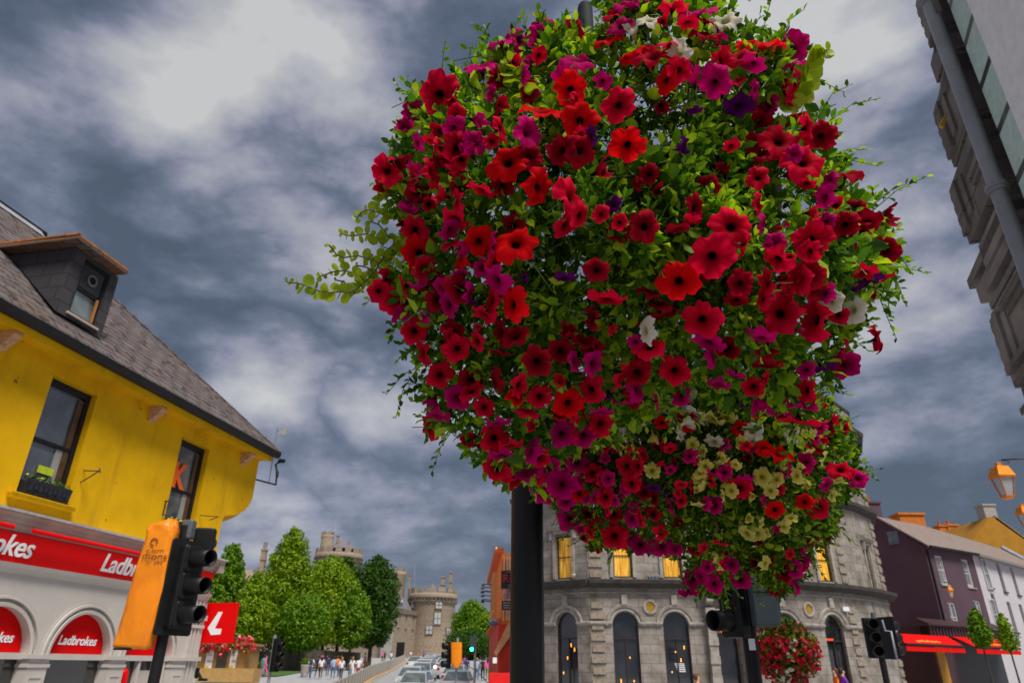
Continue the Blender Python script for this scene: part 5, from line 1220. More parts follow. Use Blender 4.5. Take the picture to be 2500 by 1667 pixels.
PEO = [(758, 66.0, 'walk', 'white', 'jeans', 0, 0, 0, 180, 'person in a white top and jeans with a dark backpack, leftmost walker'),
       (775, 68.2, 'walk2', 'black', 'black', 1, 0, 0, 170, 'person all in black between the backpack wearer and the brown trousers'),
       (783, 66.55, 'walk', 'white', 'brown', 0, 0, 1, 190, 'person in a white top and brown trousers with a pink hat'),
       (799, 72.6, 'stand', 'navy', 'jeans', 0, 0, 0, 180, 'person in navy standing behind the walkers on the plaza'),
       (813, 66.55, 'walk', 'paleblue', 'jeans', 0, 0, 0, 200, 'person in a pale blue top and jeans in the middle of the plaza'),
       (821, 70.4, 'walk2', 'orange', 'jeans', 0, 2, 0, 180, 'person in an orange top behind the pale blue top'),
       (830, 70.4, 'stand', 'green', 'grey', 0, 2, 1, 180, 'person in a green top and grey trousers in the middle group'),
       (833, 64.35, 'walk', 'white', 'navy', 0, 1, 1, 185, 'person with fair long hair in a white top and navy trousers, nearest the camera'),
       (854, 66.0, 'walk2', 'black', 'jeans', 1, 0, 0, 200, 'person in black behind the white shirts by the barrier'),
       (859, 65.45, 'walk', 'white', 'white', 0, 1, 1, 175, 'person dressed all in white beside the barrier'),
       (874, 65.45, 'stand', 'white', 'red', 0, 0, 0, 180, 'broad person in a white shirt and red shorts by the barrier'),
       (890, 67.1, 'walk', 'brown', 'black', 1, 2, 1, 150, 'person with red brown long hair in brown, right end of the plaza group'),
       (795, 85.8, 'stand', 'black', 'navy', 0, 0, 0, 180, 'person in black far back under the dark tree'),
       (888, 99.0, 'stand', 'paleblue', 'jeans', 0, 0, 0, 160, 'person in pale blue sitting out by the lawn under the dark tree'),
       (930, 140.8, 'stand', 'pink', 'black', 0, 0, 0, 180, 'person in pink far up the plaza'),
       (936, 137.5, 'stand', 'black', 'black', 0, 0, 0, 190, 'person in black far up the plaza near the castle'),
       (952, 132.0, 'stand', 'white', 'jeans', 0, 0, 0, 170, 'person in a white shirt far up the plaza next to a buggy'),
       (976, 154.0, 'walk', 'orange', 'brown', 0, 2, 0, 170, 'person in orange at the castle gate'),
       (980, 157.3, 'stand', 'brown', 'brown', 0, 2, 0, 180, 'person in brown at the castle gate'),
       (1000, 165.0, 'stand', 'white', 'red', 0, 0, 0, 180, 'person in white and red at the far end of the barrier'),
       (1032, 167.2, 'stand', 'purple', 'navy', 0, 0, 0, 180, 'person in purple beyond the queue of cars'),
       (645, 68.2, 'walk', 'pink', 'pink', 0, 0, 1, 90, 'person in a long pink outfit beside the pale signal pole'),
       (641, 70.4, 'stand', 'teal', 'teal', 0, 0, 0, 180, 'person in teal behind the pink outfit'),
       (1139, 68.2, 'walk', 'navy', 'navy', 0, 0, 0, 180, 'person in navy on the right pavement beyond the orange cover'),
       (1164, 66.0, 'walk', 'paleblue', 'jeans', 0, 1, 0, 180, 'person in pale blue denim left of the pub'),
       (1172, 72.6, 'walk2', 'grey', 'jeans', 0, 0, 0, 180, 'person in grey and jeans on the right pavement'),
       (1179, 67.1, 'stand', 'black', 'black', 0, 0, 0, 180, 'person in black near the pub front'),
       (1190, 66.0, 'walk', 'pink', 'green', 0, 0, 1, 180, 'person in a pink top nearest the pub wall'),
       (1133, 82.5, 'stand', 'purple', 'navy', 0, 0, 0, 180, 'person in purple further up the right pavement'),
       (2232, 46.2, 'sit', 'orange', 'white', 0, 2, 1, 30, 'person in orange seated under the awning on the right'),
       (2246, 46.8, 'sit', 'white', 'navy', 0, 0, 0, -20, 'person in white seated at the doorway under the awning'),
       (2360, 46, 'stand', 'orange', 'black', 0, 2, 0, 10, 'person in orange below the second awning'),
       (2465, 48, 'sit', 'khaki', 'brown', 0, 1, 0, 10, 'person in khaki at the far right shopfront'),
       (1700, 27, 'walk', 'orange', 'black', 0, 2, 0, 90, 'person with red hair passing the bank windows, only the head in view'),
       (2055, 29.5, 'walk', 'purple', 'navy', 0, 0, 0, 90, 'person in purple passing the last bank arch'),
       (2038, 29.8, 'walk2', 'orange', 'navy', 0, 2, 1, -90, 'person in orange passing the last bank arch')]
for X, y, pose, top, bot, sk, hr, lh, rot, lab in PEO:
    o = person(pose, top, bot, sk, hr, lh); z = gz(y)
    p = at_y(X, 1640, y); o.location = (p.x, y, z+(.0)); o.rotation_euler = (0, 0, math.radians(rot)); o.scale = (1.0,)*3 if pose == 'sit' else ((1.02,)*3)
    if pose == 'sit': o.location.z = EYE.z + (at_y(X, 1648, y).z-EYE.z) - .9
    if X in (1700,): o.location.z = at_y(X, 1655, y).z-1.62
    if X in (2055, 2038): o.location.z = at_y(X, 1640, y).z-1.62
    o['label'] = lab; o['_o'] = (0, 0, 0)
    if X == 758: mb = MB(); rbox(mb, (0, .18, 1.25), .30, .16, .42, Matrix.Identity(3), .05); mb.build('backpack', CL['navy'], o)
    if X == 783: mb = MB(); mb.lathe((0, 0, 1.66), [(.16, 0), (.10, .02), (.09, .10), (0, .12)], 14); mb.build('hat', CL['pink'], o)
    if pose == 'sit':
        q = thing('chair', (o.location.x, y, o.location.z), 'dark cafe chair under the ' + lab.split(' in ')[1].split(' ')[0] + ' clothed seated person', 'chair'); c = MB(); x, yy, z = q.location
        R_ = Matrix.Rotation(math.radians(rot), 3, 'Z'); L0 = Vector((x, yy, z))
        c.box(L0+R_ @ Vector((0, -.08, .38)), (.42, .42, .04), R_); c.build('seat', CL['black'], q); c = MB(); c.box(L0+R_ @ Vector((0, .15, .64)), (.42, .03, .45), R_); c.build('backrest', CL['black'], q)
        for a in (-.18, .18):
            for b in (-.26, .12): c = MB(); c.box(L0+R_ @ Vector((a, b, .18)), (.03, .03, .36), R_); c.build('leg', CL['black'], q)
# stone planters / bollards on the plaza
for X, y, w in ((603+17, 60, 30), (744, 70, 20)):
    mb = MB(); p = at_y(X, 1640, y); r = w/2*y/1659*1.02
    mb.lathe((p.x, y, gz(y)), [(r*.75, 0), (r, .9), (r*1.02, 1.0), (r*.9, 1.0), (r*.85, .85), (0, .85)], 18)
    t = mb.build('planter', M_bankt, origin=(p.x, y, gz(y))); tag(t, 'grey stone planter on the plaza %s' % ('beside the pink outfit' if X < 700 else 'left of the group of walkers'), 'planter')
    n = 260; C = np.stack([p.x+rng.normal(0, r*.4, n), y+rng.normal(0, r*.4, n), gz(y)+1.1+np.abs(rng.normal(0, .16, n))], 1); N_ = rng.normal(size=(n, 3)); N_ /= np.linalg.norm(N_, axis=1)[:, None]
    V, F = quads(C, N_, np.full(n, .09)); np_mesh('plants', V, F, LMAT['mid'], t)
mb = MB(); p = at_y(498, 1660, 30); mb.tube([at_y(483, 1640, 16), at_y(492, 1657, 16)], .03, 6); mb.box(at_y(495, 1658, 16), (.16, .1, .05)); mb.box(at_y(481, 1642, 16), (.06, .06, .2))
tag(mb.build('wall_spotlight', M_black), 'small dark spotlight low on the corner of the cream shopfront', 'spotlight')

# ================================================================== lanterns and young trees on the right
M_cop = mat('copper lantern', (.75, .22, .01), .35, .5, var=.3, scale=30); M_lg = glassy('lantern glass', (.45, .47, .5), .1)
def lantern(y, X, Yt, Yb, label, arm):
    a, b = at_y(X, Yb, y), at_y(X, Yt, y); h = b.z-a.z; w = h*.25; t = thing('street_lantern', a, label, 'lantern')
    def rg(k, z): return [Vector((a.x+k*math.cos(q)*w, y+k*math.sin(q)*w, a.z+z*h)) for q in [math.pi/4+math.pi/2*j for j in range(4)]]
    mb = MB(); mb.loft([rg(1.25, .55), rg(1.3, .60), rg(.85, .86), rg(.35, .90), rg(.30, .97), rg(.05, 1.0)], True, False); mb.build('lamp_cap', M_cop, t)
    mb = MB(); mb.loft([rg(.5, .0), rg(.62, .05), rg(.62, .08)], True, False); mb.build('lamp_base', M_cop, t)
    mb = MB()
    for j in range(4): mb.tube([rg(.6, .06)[j], rg(1.05, .56)[j]], h*.016, 5)
    mb.build('lamp_frame', M_cop, t)
    mb = MB(); mb.loft([rg(.52, .07), rg(.96, .55)], False, False); mb.build('lamp_glass', M_lg, t)
    mb = MB(); mb.tube([at_y(*q, y) for q in arm], h*.022, 6); mb.build('bracket', M_iron, t)
lantern(9, 2462, 1128, 1217, 'orange capped lantern hanging from a bracket at the far right edge against the sky', [(2462, 1130), (2462, 1124), (2445, 1122), (2520, 1118)])
lantern(9.6, 2512, 1229, 1290, 'second orange lantern cut off by the right edge of the frame', [(2505, 1230), (2505, 1226), (2530, 1225)])
lantern(40, 2323, 1429, 1458, 'small orange lantern on a bracket on the purple house', [(2323, 1430), (2320, 1421), (2294, 1423), (2302, 1458), (2294, 1423)])
tree(30, 2388, 58, 1480, 1578, 'mid', 'slim young tree in front of the nearer red awning gap', 'cone', 1300, .11, 'young street trees by the awnings', cat='young tree', name='young_tree')
tree(32, 2455, 52, 1494, 1588, 'light', 'slim young tree in front of the white house', 'cone', 700, .11, 'young street trees by the awnings', cat='young tree', name='young_tree')
# ================================================================== black post with its two baskets
M_post = mat('black post paint', (.005, .005, .006), .42, var=.5, scale=7, bmp=.12, spec=.3)
pb = at_y(1287, 1400, 2.33)
post = thing('lamp_post', (pb.x, 2.33, 0), 'thick round black post in the foreground, running up behind the flowers', 'post')
mb = MB(); mb.tube([(pb.x, 2.33, 0), (pb.x, 2.33, 3.4)], .054, 36); mb.tube([(pb.x, 2.33, 0), (pb.x, 2.33, .5)], .075, 36); mb.build('shaft', M_post, post)
tp = at_y(1428, 16, 2.25)
mb = MB(); mb.tube([(tp.x, 2.25, 2.2), tp-Vector((0, 0, .02)), tp], [.036, .036, .032], 24); mb.build('upper_tube', mat('charcoal tube', (.018, .02, .024), .75, bmp=.03, spec=.15), post)
mb = MB(); mb.tube([(pb.x, 2.33, 2.6), (tp.x, 2.25, 2.9)], .02, 8); mb.tube([(pb.x, 2.33, 2.3), (tp.x, 2.25, 2.25)], .02, 8); mb.build('bracket_arm', M_post, post)

K = 2500/2352
UPP = [(1376, 62), (1318, 66), (1285, 50), (1262, 45), (1240, 55), (1200, 95), (1150, 92), (1110, 100), (1112, 140), (1060, 165), (1040, 185), (960, 195), (935, 215), (950, 245), (930, 280), (905, 310), (912, 345), (868, 395), (880, 440), (905, 460), (925, 540),
       (930, 600), (880, 650), (900, 715), (938, 740), (935, 790), (960, 840), (972, 880), (985, 930), (985, 1000), (1040, 985), (1090, 1040), (1125, 1090), (1190, 1110), (1265, 1105), (1300, 1040), (1420, 1000), (1500, 950), (1600, 905), (1700, 935), (1790, 960), (1850, 1000), (1880, 930), (1905, 885),
       (1960, 850), (1970, 810), (1940, 770), (1985, 735), (2010, 690), (2045, 640), (2055, 590), (2040, 500), (2000, 440), (1985, 405), (1925, 370), (1918, 300), (1900, 255), (1850, 258), (1790, 285), (1745, 262), (1790, 235), (1830, 205), (1850, 150), (1840, 100), (1790, 95), (1735, 75), (1715, 30), (1660, 0), (1630, -60), (1385, -60)]
LOW = [(1240, 1085), (1300, 1010), (1400, 935), (1500, 870), (1640, 850), (1760, 860), (1860, 890), (1935, 960), (1970, 1050), (1975, 1110), (1925, 1160), (1905, 1235), (1850, 1285), (1832, 1340), (1785, 1362), (1720, 1325), (1660, 1350), (1595, 1370), (1575, 1300), (1510, 1262), (1440, 1248), (1380, 1262), (1325, 1220), (1280, 1165)]
class Mass:
    def __init__(s, poly, Dc, T, dmax):
        s.P = np.array(poly, float)*K; s.Dc, s.T, s.dmax = Dc, T, dmax
    def inside(s, q):
        x, y = q[:, 0], q[:, 1]; r = np.zeros(len(q), bool); n = len(s.P)
        for i in range(n):
            (x0, y0), (x1, y1) = s.P[i], s.P[(i+1) % n]
            c = ((y0 > y) != (y1 > y)) & (x < (x1-x0)*(y-y0)/((y1-y0) or 1e-9)+x0); r ^= c
        return r
    def dist(s, q):
        best = np.full(len(q), 1e9); near = np.zeros_like(q); n = len(s.P)
        for i in range(n):
            a, b = s.P[i], s.P[(i+1) % n]; ab = b-a; t = np.clip(((q-a)@ab)/(ab@ab), 0, 1); p = a+t[:, None]*ab; d = np.linalg.norm(q-p, axis=1)
            m_ = d < best; best[m_] = d[m_]; near[m_] = p[m_]
        return best, near
    def sample(s, n, edge=0):
        lo, hi = s.P.min(0), s.P.max(0); out = []
        while sum(map(len, out)) < n:
            q = rng.uniform(lo, hi, (n, 2)); out.append(q[s.inside(q)])
        return np.concatenate(out)[:n]
    def h(s, dd): return s.T*np.sqrt(np.clip(1-(1-np.clip(dd/s.dmax, 0, 1))**2, 0, 1))
    def pos(s, q, depth):
        R_, U_, F_ = np.array(RT), np.array(UP), np.array(FW)
        d = ((q[:, 0]-1250)/FP)[:, None]*R_-((q[:, 1]-833.5)/FP)[:, None]*U_+F_; return np.array(EYE)+d*depth[:, None]
    def normal(s, q, side=-1):
        dd, near = s.dist(q); o = near-q; o /= np.linalg.norm(o, axis=1)[:, None]+1e-9; k = np.clip(dd/s.dmax, 0, 1)
        w = np.sqrt(np.clip(1-k**2, 0, 1)); N = (w*o[:, 0])[:, None]*np.array(RT)-(w*o[:, 1])[:, None]*np.array(UP)+(side*k)[:, None]*np.array(FW) if not np.isscalar(side) else (w*o[:, 0])[:, None]*np.array(RT)-(w*o[:, 1])[:, None]*np.array(UP)+side*k[:, None]*np.array(FW)
        return N/(np.linalg.norm(N, axis=1)[:, None]+1e-9), dd
def unit(v): return v/(np.linalg.norm(v, axis=-1, keepdims=True)+1e-9)
LEAF_V = np.array([(0, 0, 0), (0, .35, -.05), (0, .7, -.04), (0, 1, -.16), (-.27, .38, .05), (-.21, .74, .03), (.27, .38, .05), (.21, .74, .03)])
LEAF_F = np.array([(0, 1, 4), (4, 1, 2), (4, 2, 5), (5, 2, 3), (0, 6, 1), (6, 2, 1), (6, 7, 2), (7, 3, 2)])
a_ = np.linspace(0, 2*np.pi, 9)[:-1]; ROUND_V = np.concatenate([[(0, .5, -.06)], np.stack([.5*np.sin(a_), .5-.5*np.cos(a_), .03*np.cos(2*a_)], 1)]); ROUND_F = np.array([(0, i+1, (i+1) % 8+1) for i in range(8)])
def leaves(P, Y, Z, S, proto=(LEAF_V, LEAF_F)):
    Y = unit(Y); X = unit(np.cross(Y, Z)); Z = np.cross(X, Y); v, f = proto
    V = P[:, None, :]+S[:, None, None]*(v[None, :, 0:1]*X[:, None, :]+v[None, :, 1:2]*Y[:, None, :]+v[None, :, 2:3]*Z[:, None, :])
    return V.reshape(-1, 3), (f[None]+(np.arange(len(P))*len(v))[:, None, None]).reshape(-1, 3)
def sticks(A, B, r):
    D = unit(B-A); X = unit(np.cross(D, [0.3, .2, 1.0])); Y = np.cross(D, X); n = len(A); V = []
    for k in range(3):
        a = 2*math.pi*k/3; V.append(A+(X*math.cos(a)+Y*math.sin(a))*r)
    for k in range(3):
        a = 2*math.pi*k/3; V.append(B+(X*math.cos(a)+Y*math.sin(a))*r*.6)
    V = np.stack(V, 1).reshape(-1, 3); f = np.array([(0, 1, 4), (0, 4, 3), (1, 2, 5), (1, 5, 4), (2, 0, 3), (2, 3, 5)])
    return V, (f[None]+(np.arange(n)*6)[:, None, None]).reshape(-1, 3)
def cat_mesh(parts):
    V, F, k = [], [], 0
    for v, f in parts: V.append(v); F.append(f+k); k += len(v)
    return np.concatenate(V), np.concatenate(F)
def make_foliage(M, parent, nspr, leaf, L, mleaf, mstem, nfill, frac_back=.25):
    q = M.sample(nspr); side = np.where(rng.random(nspr) < frac_back, 1.0, -1.0)
    N, dd = M.normal(q, -1); N = N+0; hh = M.h(dd)
    # clumpy shell
    ph = q/95.0; clump = .5+.5*np.sin(ph[:, 0]*1.3+np.sin(ph[:, 1]*1.7)*1.4)*np.sin(ph[:, 1]*1.1+1.3*np.sin(ph[:, 0]*.9))
    shell = np.where(side < 0, .50+.50*clump**.8, rng.uniform(.3, .95, nspr))
    base = M.pos(q, M.Dc+side*hh*shell)
    D = unit(N*np.where(side < 0, 1, .5)[:, None]+rng.normal(size=(nspr, 3))*.55+np.array([0, 0, .25])); Ls = L*rng.uniform(.6, 1.3, nspr)
    # keep outward sprigs on the rim short enough not to blow the outline up
    A = base-D*Ls[:, None]*.45; B = base+D*Ls[:, None]*.35
    parts = []; nl = 13
    for k in range(nl):
        t = (k+.5)/nl; P = A+(B-A)*t+rng.normal(size=(nspr, 3))*.002; ang = k*2.4+rng.uniform(0, .6, nspr)
        X = unit(np.cross(D, rng.normal(size=(nspr, 3)))) if k == 0 else X0
        if k == 0: X0 = X; Y0 = np.cross(D, X0)
        rad = X0*np.cos(ang)[:, None]+Y0*np.sin(ang)[:, None]
        dr = unit(rad*(1.15-.75*t)+D*(.35+.8*t)+rng.normal(size=(nspr, 3))*.15); S = leaf*rng.uniform(.6, 1.45, nspr)*(1.15-.62*t**1.5)
        parts.append(leaves(P, dr, unit(D*1.0-rad*.6+np.array([0, 0, .5])), S))
    # longer shoots that straggle past the outline
    qr = M.sample(nspr*3); dr_, _ = M.dist(qr); qr = qr[dr_ < 34][:int(nspr*.035)]; Nr, _ = M.normal(qr, -1); nr = len(qr); Br = M.pos(qr, M.Dc-M.h(dr_[dr_ < 34][:nr])*rng.uniform(-.6, .9, nr))
    dirr = unit(Nr+rng.normal(size=(nr, 3))*.45+np.array([0, 0, -.1])); Lr = L*rng.uniform(.5, 1.25, nr)
    mid = Br+dirr*Lr[:, None]*.5; end = mid+unit(dirr+np.array([0, 0, -.35])+rng.normal(size=(nr, 3))*.2)*Lr[:, None]*.5; sv = [sticks(Br, mid, .0018), sticks(mid, end, .0014)]
    for k in range(11):
        t = (k+.5)/11; P = (Br+(mid-Br)*t*2) if t < .5 else (mid+(end-mid)*(t*2-1)); rad = unit(rng.normal(size=(nr, 3))); parts.append(leaves(P, unit(rad+dirr*(.4+t)), unit(rng.normal(size=(nr, 3))*.5+np.array([0, 0, 1])), leaf*rng.uniform(.5, 1.0, nr)*(1.1-.5*t)))
    # loose leaves filling the body
    q2 = M.sample(nfill); d2, _ = M.dist(q2); h2 = M.h(d2); dep = M.Dc+h2*rng.uniform(-.85, .9, nfill)
    P = M.pos(q2, dep); parts.append(leaves(P, rng.normal(size=(nfill, 3)), rng.normal(size=(nfill, 3))+np.array([0, 0, .8]), leaf*rng.uniform(.6, 1.1, nfill)))
    V, F = cat_mesh(parts); o = np_mesh('foliage', V, F, mleaf, parent, smooth=True)
    V, F = sticks(A-D*.03, B, .0016); 
    q3 = M.sample(nfill//8); d3, _ = M.dist(q3); q3 = q3[d3 > 90]; d3 = d3[d3 > 90]; P3 = M.pos(q3, M.Dc+M.h(d3)*rng.uniform(-.8, .5, len(q3))); dirs = unit(rng.normal(size=(len(q3), 3))+np.array([0, 0, -.6])); V2, F2 = sticks(P3, P3+dirs*.08, .0016)
    V, F = cat_mesh([(V, F), (V2, F2)]+sv); np_mesh('stems', V, F, mstem, parent)
def petunia(var, side):
    """corolla with five notched lobes, funnel throat, tube and calyx behind; faces +Z, radius 1; UV.x = distance from the throat"""
    r_ = np.random.default_rng(100+var); nA = 48; prof = [(.03, -.62), (.07, -.45), (.12, -.26), (.19, -.12), (.34, -.01), (.52, .06), (.76, .07), (.92, .03), (1.0, -.03)]
    ph = r_.uniform(0, 6.28, 4); amp = r_.uniform(.5, 1.3); droop = r_.uniform(-.10, .22); V, uvs = [], []
    for i, (r, z) in enumerate(prof):
        for j in range(nA):
            a = 2*math.pi*j/nA; lob = abs(math.cos(2.5*a+ph[0]))**.55; k = max(0, (r-.3)/.7)
            rr = r*(1-k*.28*(1-lob)+k*.045*math.sin(11*a+ph[1])+k*.07*math.sin(2*a+ph[3])); zz = z+k*k*(.16*amp*math.sin(5*a+ph[2])+.075*amp*math.sin(12*a+ph[3])+.04*math.sin(19*a+ph[0]))-droop*k**2+(.10*math.cos(a+ph[1])*k**2)
            zz -= k*.05*(1-lob)
            if var >= 6: rr *= 1-.42*k**.7*(1+.25*math.sin(3*a+ph[0])); zz += k*(.42+.18*math.sin(2*a+ph[2]))
            V.append((rr*math.cos(a), rr*math.sin(a), zz)); uvs.append((r, j/nA*6))
    F = []
    for i in range(len(prof)-1):
        for j in range(nA): F.append((i*nA+j, i*nA+(j+1) % nA, (i+1)*nA+(j+1) % nA, (i+1)*nA+j))
    nf0 = len(F); k0 = len(V)
    for r, z in ((.10, -.50), (.085, -.66), (.02, -.74), (.017, -1.5)):
        for j in range(8): a = 2*math.pi*j/8; V.append((r*math.cos(a)+(.12 if z < -1 else 0), r*math.sin(a), z)); uvs.append((.5, 0))
    for i in range(3):
        for j in range(8): F.append((k0+i*8+j, k0+i*8+(j+1) % 8, k0+(i+1)*8+(j+1) % 8, k0+(i+1)*8+j))
    for j in range(5):                              # sepals
        a = 2*math.pi*j/5; kk = len(V)
        for q, rr, z in ((-.2, .09, -.6), (.2, .09, -.6), (.12, .15, -.40), (-.12, .15, -.40)): V.append((rr*math.cos(a+q), rr*math.sin(a+q), z)); uvs.append((.5, 0))
        F.append((kk, kk+1, kk+2, kk+3))
    return np.array(V), np.array(F), np.array(uvs), [0]*nf0+[1]*(len(F)-nf0)
PET = {'R': petalmat('red petal', (.006, .001, .003), (.70, .002, .004), (.95, .005, .012)), 'C': petalmat('crimson petal', (.006, .001, .004), (.55, .002, .018), (.90, .004, .050)),
       'M': petalmat('magenta petal', (.02, .001, .02), (.42, .002, .085), (.72, .003, .19), .1), 'D': petalmat('dark red petal', (.004, .001, .002), (.22, .001, .008), (.45, .002, .022)),
       'P': petalmat('violet petal', (.02, .001, .03), (.05, .002, .06), (.11, .004, .12), .08), 'W': petalmat('cream petal', (.65, .50, .04), (.85, .80, .55), (.90, .86, .76), .1, .4),
       'Y': petalmat('yellow petal', (.50, .42, .02), (.75, .66, .10), (.80, .74, .20), .1, .45)}
M_stem = mat('green stem', (.09, .16, .02), .6, bmp=0); M_caly = mat('calyx green', (.06, .12, .015), .6, bmp=0)
NVAR = 9; PVAR = [petunia(i, 0) for i in range(NVAR)]; pmesh = {}
def pet_mesh(c, v):
    if (c, v) not in pmesh:
        V, F, uv, mi = PVAR[v]; me = pmesh[(c, v)] = np_mesh('petunia_flower', V, F, PET[c], None, uv=uv, smooth=True, link=False)
        me.materials.append(M_caly); me.polygons.foreach_set('material_index', mi)
    return pmesh[(c, v)]
def parse(sx):
    out = []
    for t in sx.split():
        c = t.split(','); out.append((float(c[0]), float(c[1]), float(c[2]), c[3], c[4] if len(c) > 4 else 'f'))
    return out
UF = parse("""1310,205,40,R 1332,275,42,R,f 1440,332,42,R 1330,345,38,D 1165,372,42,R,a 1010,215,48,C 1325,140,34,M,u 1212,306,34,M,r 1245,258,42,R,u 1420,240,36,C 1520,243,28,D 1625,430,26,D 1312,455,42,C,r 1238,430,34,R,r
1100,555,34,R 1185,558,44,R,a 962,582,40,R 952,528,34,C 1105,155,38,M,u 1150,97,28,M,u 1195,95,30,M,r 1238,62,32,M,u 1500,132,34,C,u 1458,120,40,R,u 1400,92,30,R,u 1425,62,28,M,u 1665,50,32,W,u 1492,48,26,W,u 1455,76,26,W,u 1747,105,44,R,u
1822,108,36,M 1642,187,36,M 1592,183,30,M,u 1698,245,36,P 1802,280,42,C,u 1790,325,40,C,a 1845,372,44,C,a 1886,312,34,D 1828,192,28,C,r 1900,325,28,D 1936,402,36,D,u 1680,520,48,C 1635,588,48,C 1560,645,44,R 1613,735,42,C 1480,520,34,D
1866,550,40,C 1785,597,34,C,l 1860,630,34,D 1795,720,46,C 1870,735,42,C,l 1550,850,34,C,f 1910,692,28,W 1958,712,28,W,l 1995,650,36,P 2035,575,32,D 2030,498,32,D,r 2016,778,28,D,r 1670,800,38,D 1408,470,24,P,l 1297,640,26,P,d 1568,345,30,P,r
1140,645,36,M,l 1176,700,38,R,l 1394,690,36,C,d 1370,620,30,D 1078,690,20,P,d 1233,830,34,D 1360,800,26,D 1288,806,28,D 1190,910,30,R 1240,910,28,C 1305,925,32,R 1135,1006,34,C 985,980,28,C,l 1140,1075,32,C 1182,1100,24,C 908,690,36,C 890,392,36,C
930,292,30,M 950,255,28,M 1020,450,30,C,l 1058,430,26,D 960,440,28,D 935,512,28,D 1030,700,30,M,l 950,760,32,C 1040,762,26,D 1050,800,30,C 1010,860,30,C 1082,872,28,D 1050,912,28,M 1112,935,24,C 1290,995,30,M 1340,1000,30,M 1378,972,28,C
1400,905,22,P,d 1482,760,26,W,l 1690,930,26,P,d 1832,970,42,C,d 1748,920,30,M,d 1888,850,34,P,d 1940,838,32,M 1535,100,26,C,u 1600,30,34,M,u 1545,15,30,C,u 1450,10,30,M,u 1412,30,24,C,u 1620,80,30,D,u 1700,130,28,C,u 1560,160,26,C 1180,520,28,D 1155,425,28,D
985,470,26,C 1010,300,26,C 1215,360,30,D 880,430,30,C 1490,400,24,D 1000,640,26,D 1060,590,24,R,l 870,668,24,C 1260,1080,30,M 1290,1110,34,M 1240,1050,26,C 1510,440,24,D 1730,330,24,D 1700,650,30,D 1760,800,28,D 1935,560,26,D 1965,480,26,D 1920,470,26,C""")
LF = parse("""1440,1070,24,C 1282,1105,34,M 1330,1132,22,R 1250,1130,28,M 1700,1120,26,C 1790,1044,28,R,u 1754,1030,20,R 1718,1050,18,D 1882,1165,26,C 1848,1152,20,R 1780,1170,20,R 1860,1232,20,D 1930,1078,26,C,u 1970,1100,22,M 1870,1030,18,D,u
1410,1230,28,C 1310,1190,30,M 1370,1250,20,D 1470,1250,26,M 1340,1235,18,C 1520,1254,22,M 1590,1330,22,M 1582,1362,20,M,d 1640,1340,20,M 1700,1330,24,M 1800,1312,22,D 1826,1340,22,M,r 1780,1352,18,D 1735,1292,20,D 1450,1110,22,C 1390,1140,22,C 1360,1085,22,C
1325,1060,24,M 1290,1060,24,C 1480,1130,20,D 1500,1120,18,P,d 1540,1140,18,P,d 1410,1180,22,D 1350,1180,22,D 1450,1190,20,M 1300,1150,22,M 1390,1020,22,C 1620,985,18,D 1580,975,18,R 1520,970,16,R 1700,985,18,R 1900,985,18,D 1560,1200,18,D 1500,1180,18,D
1498,1080,17,Y 1620,1070,17,Y 1605,1100,14,Y 1750,1095,22,Y 1784,1100,16,Y 1770,1126,16,Y 1740,1225,18,Y 1757,1223,18,Y 1800,1210,15,Y 1720,1190,16,Y 1485,900,24,W 1465,975,20,W,d 1530,925,24,W 1600,950,24,W,d 1560,935,20,W 1635,960,28,Y,d 1670,960,20,Y,d 1575,980,22,W,d 1726,990,26,W 1640,1015,18,W,d 1425,975,18,W,d
1440,935,18,Y 1500,945,18,Y 1690,905,18,W 1540,890,20,Y 1580,900,20,W 1450,890,16,W 1820,1000,18,W 1840,940,18,W 1500,1000,16,Y,d 1590,1020,15,Y""")
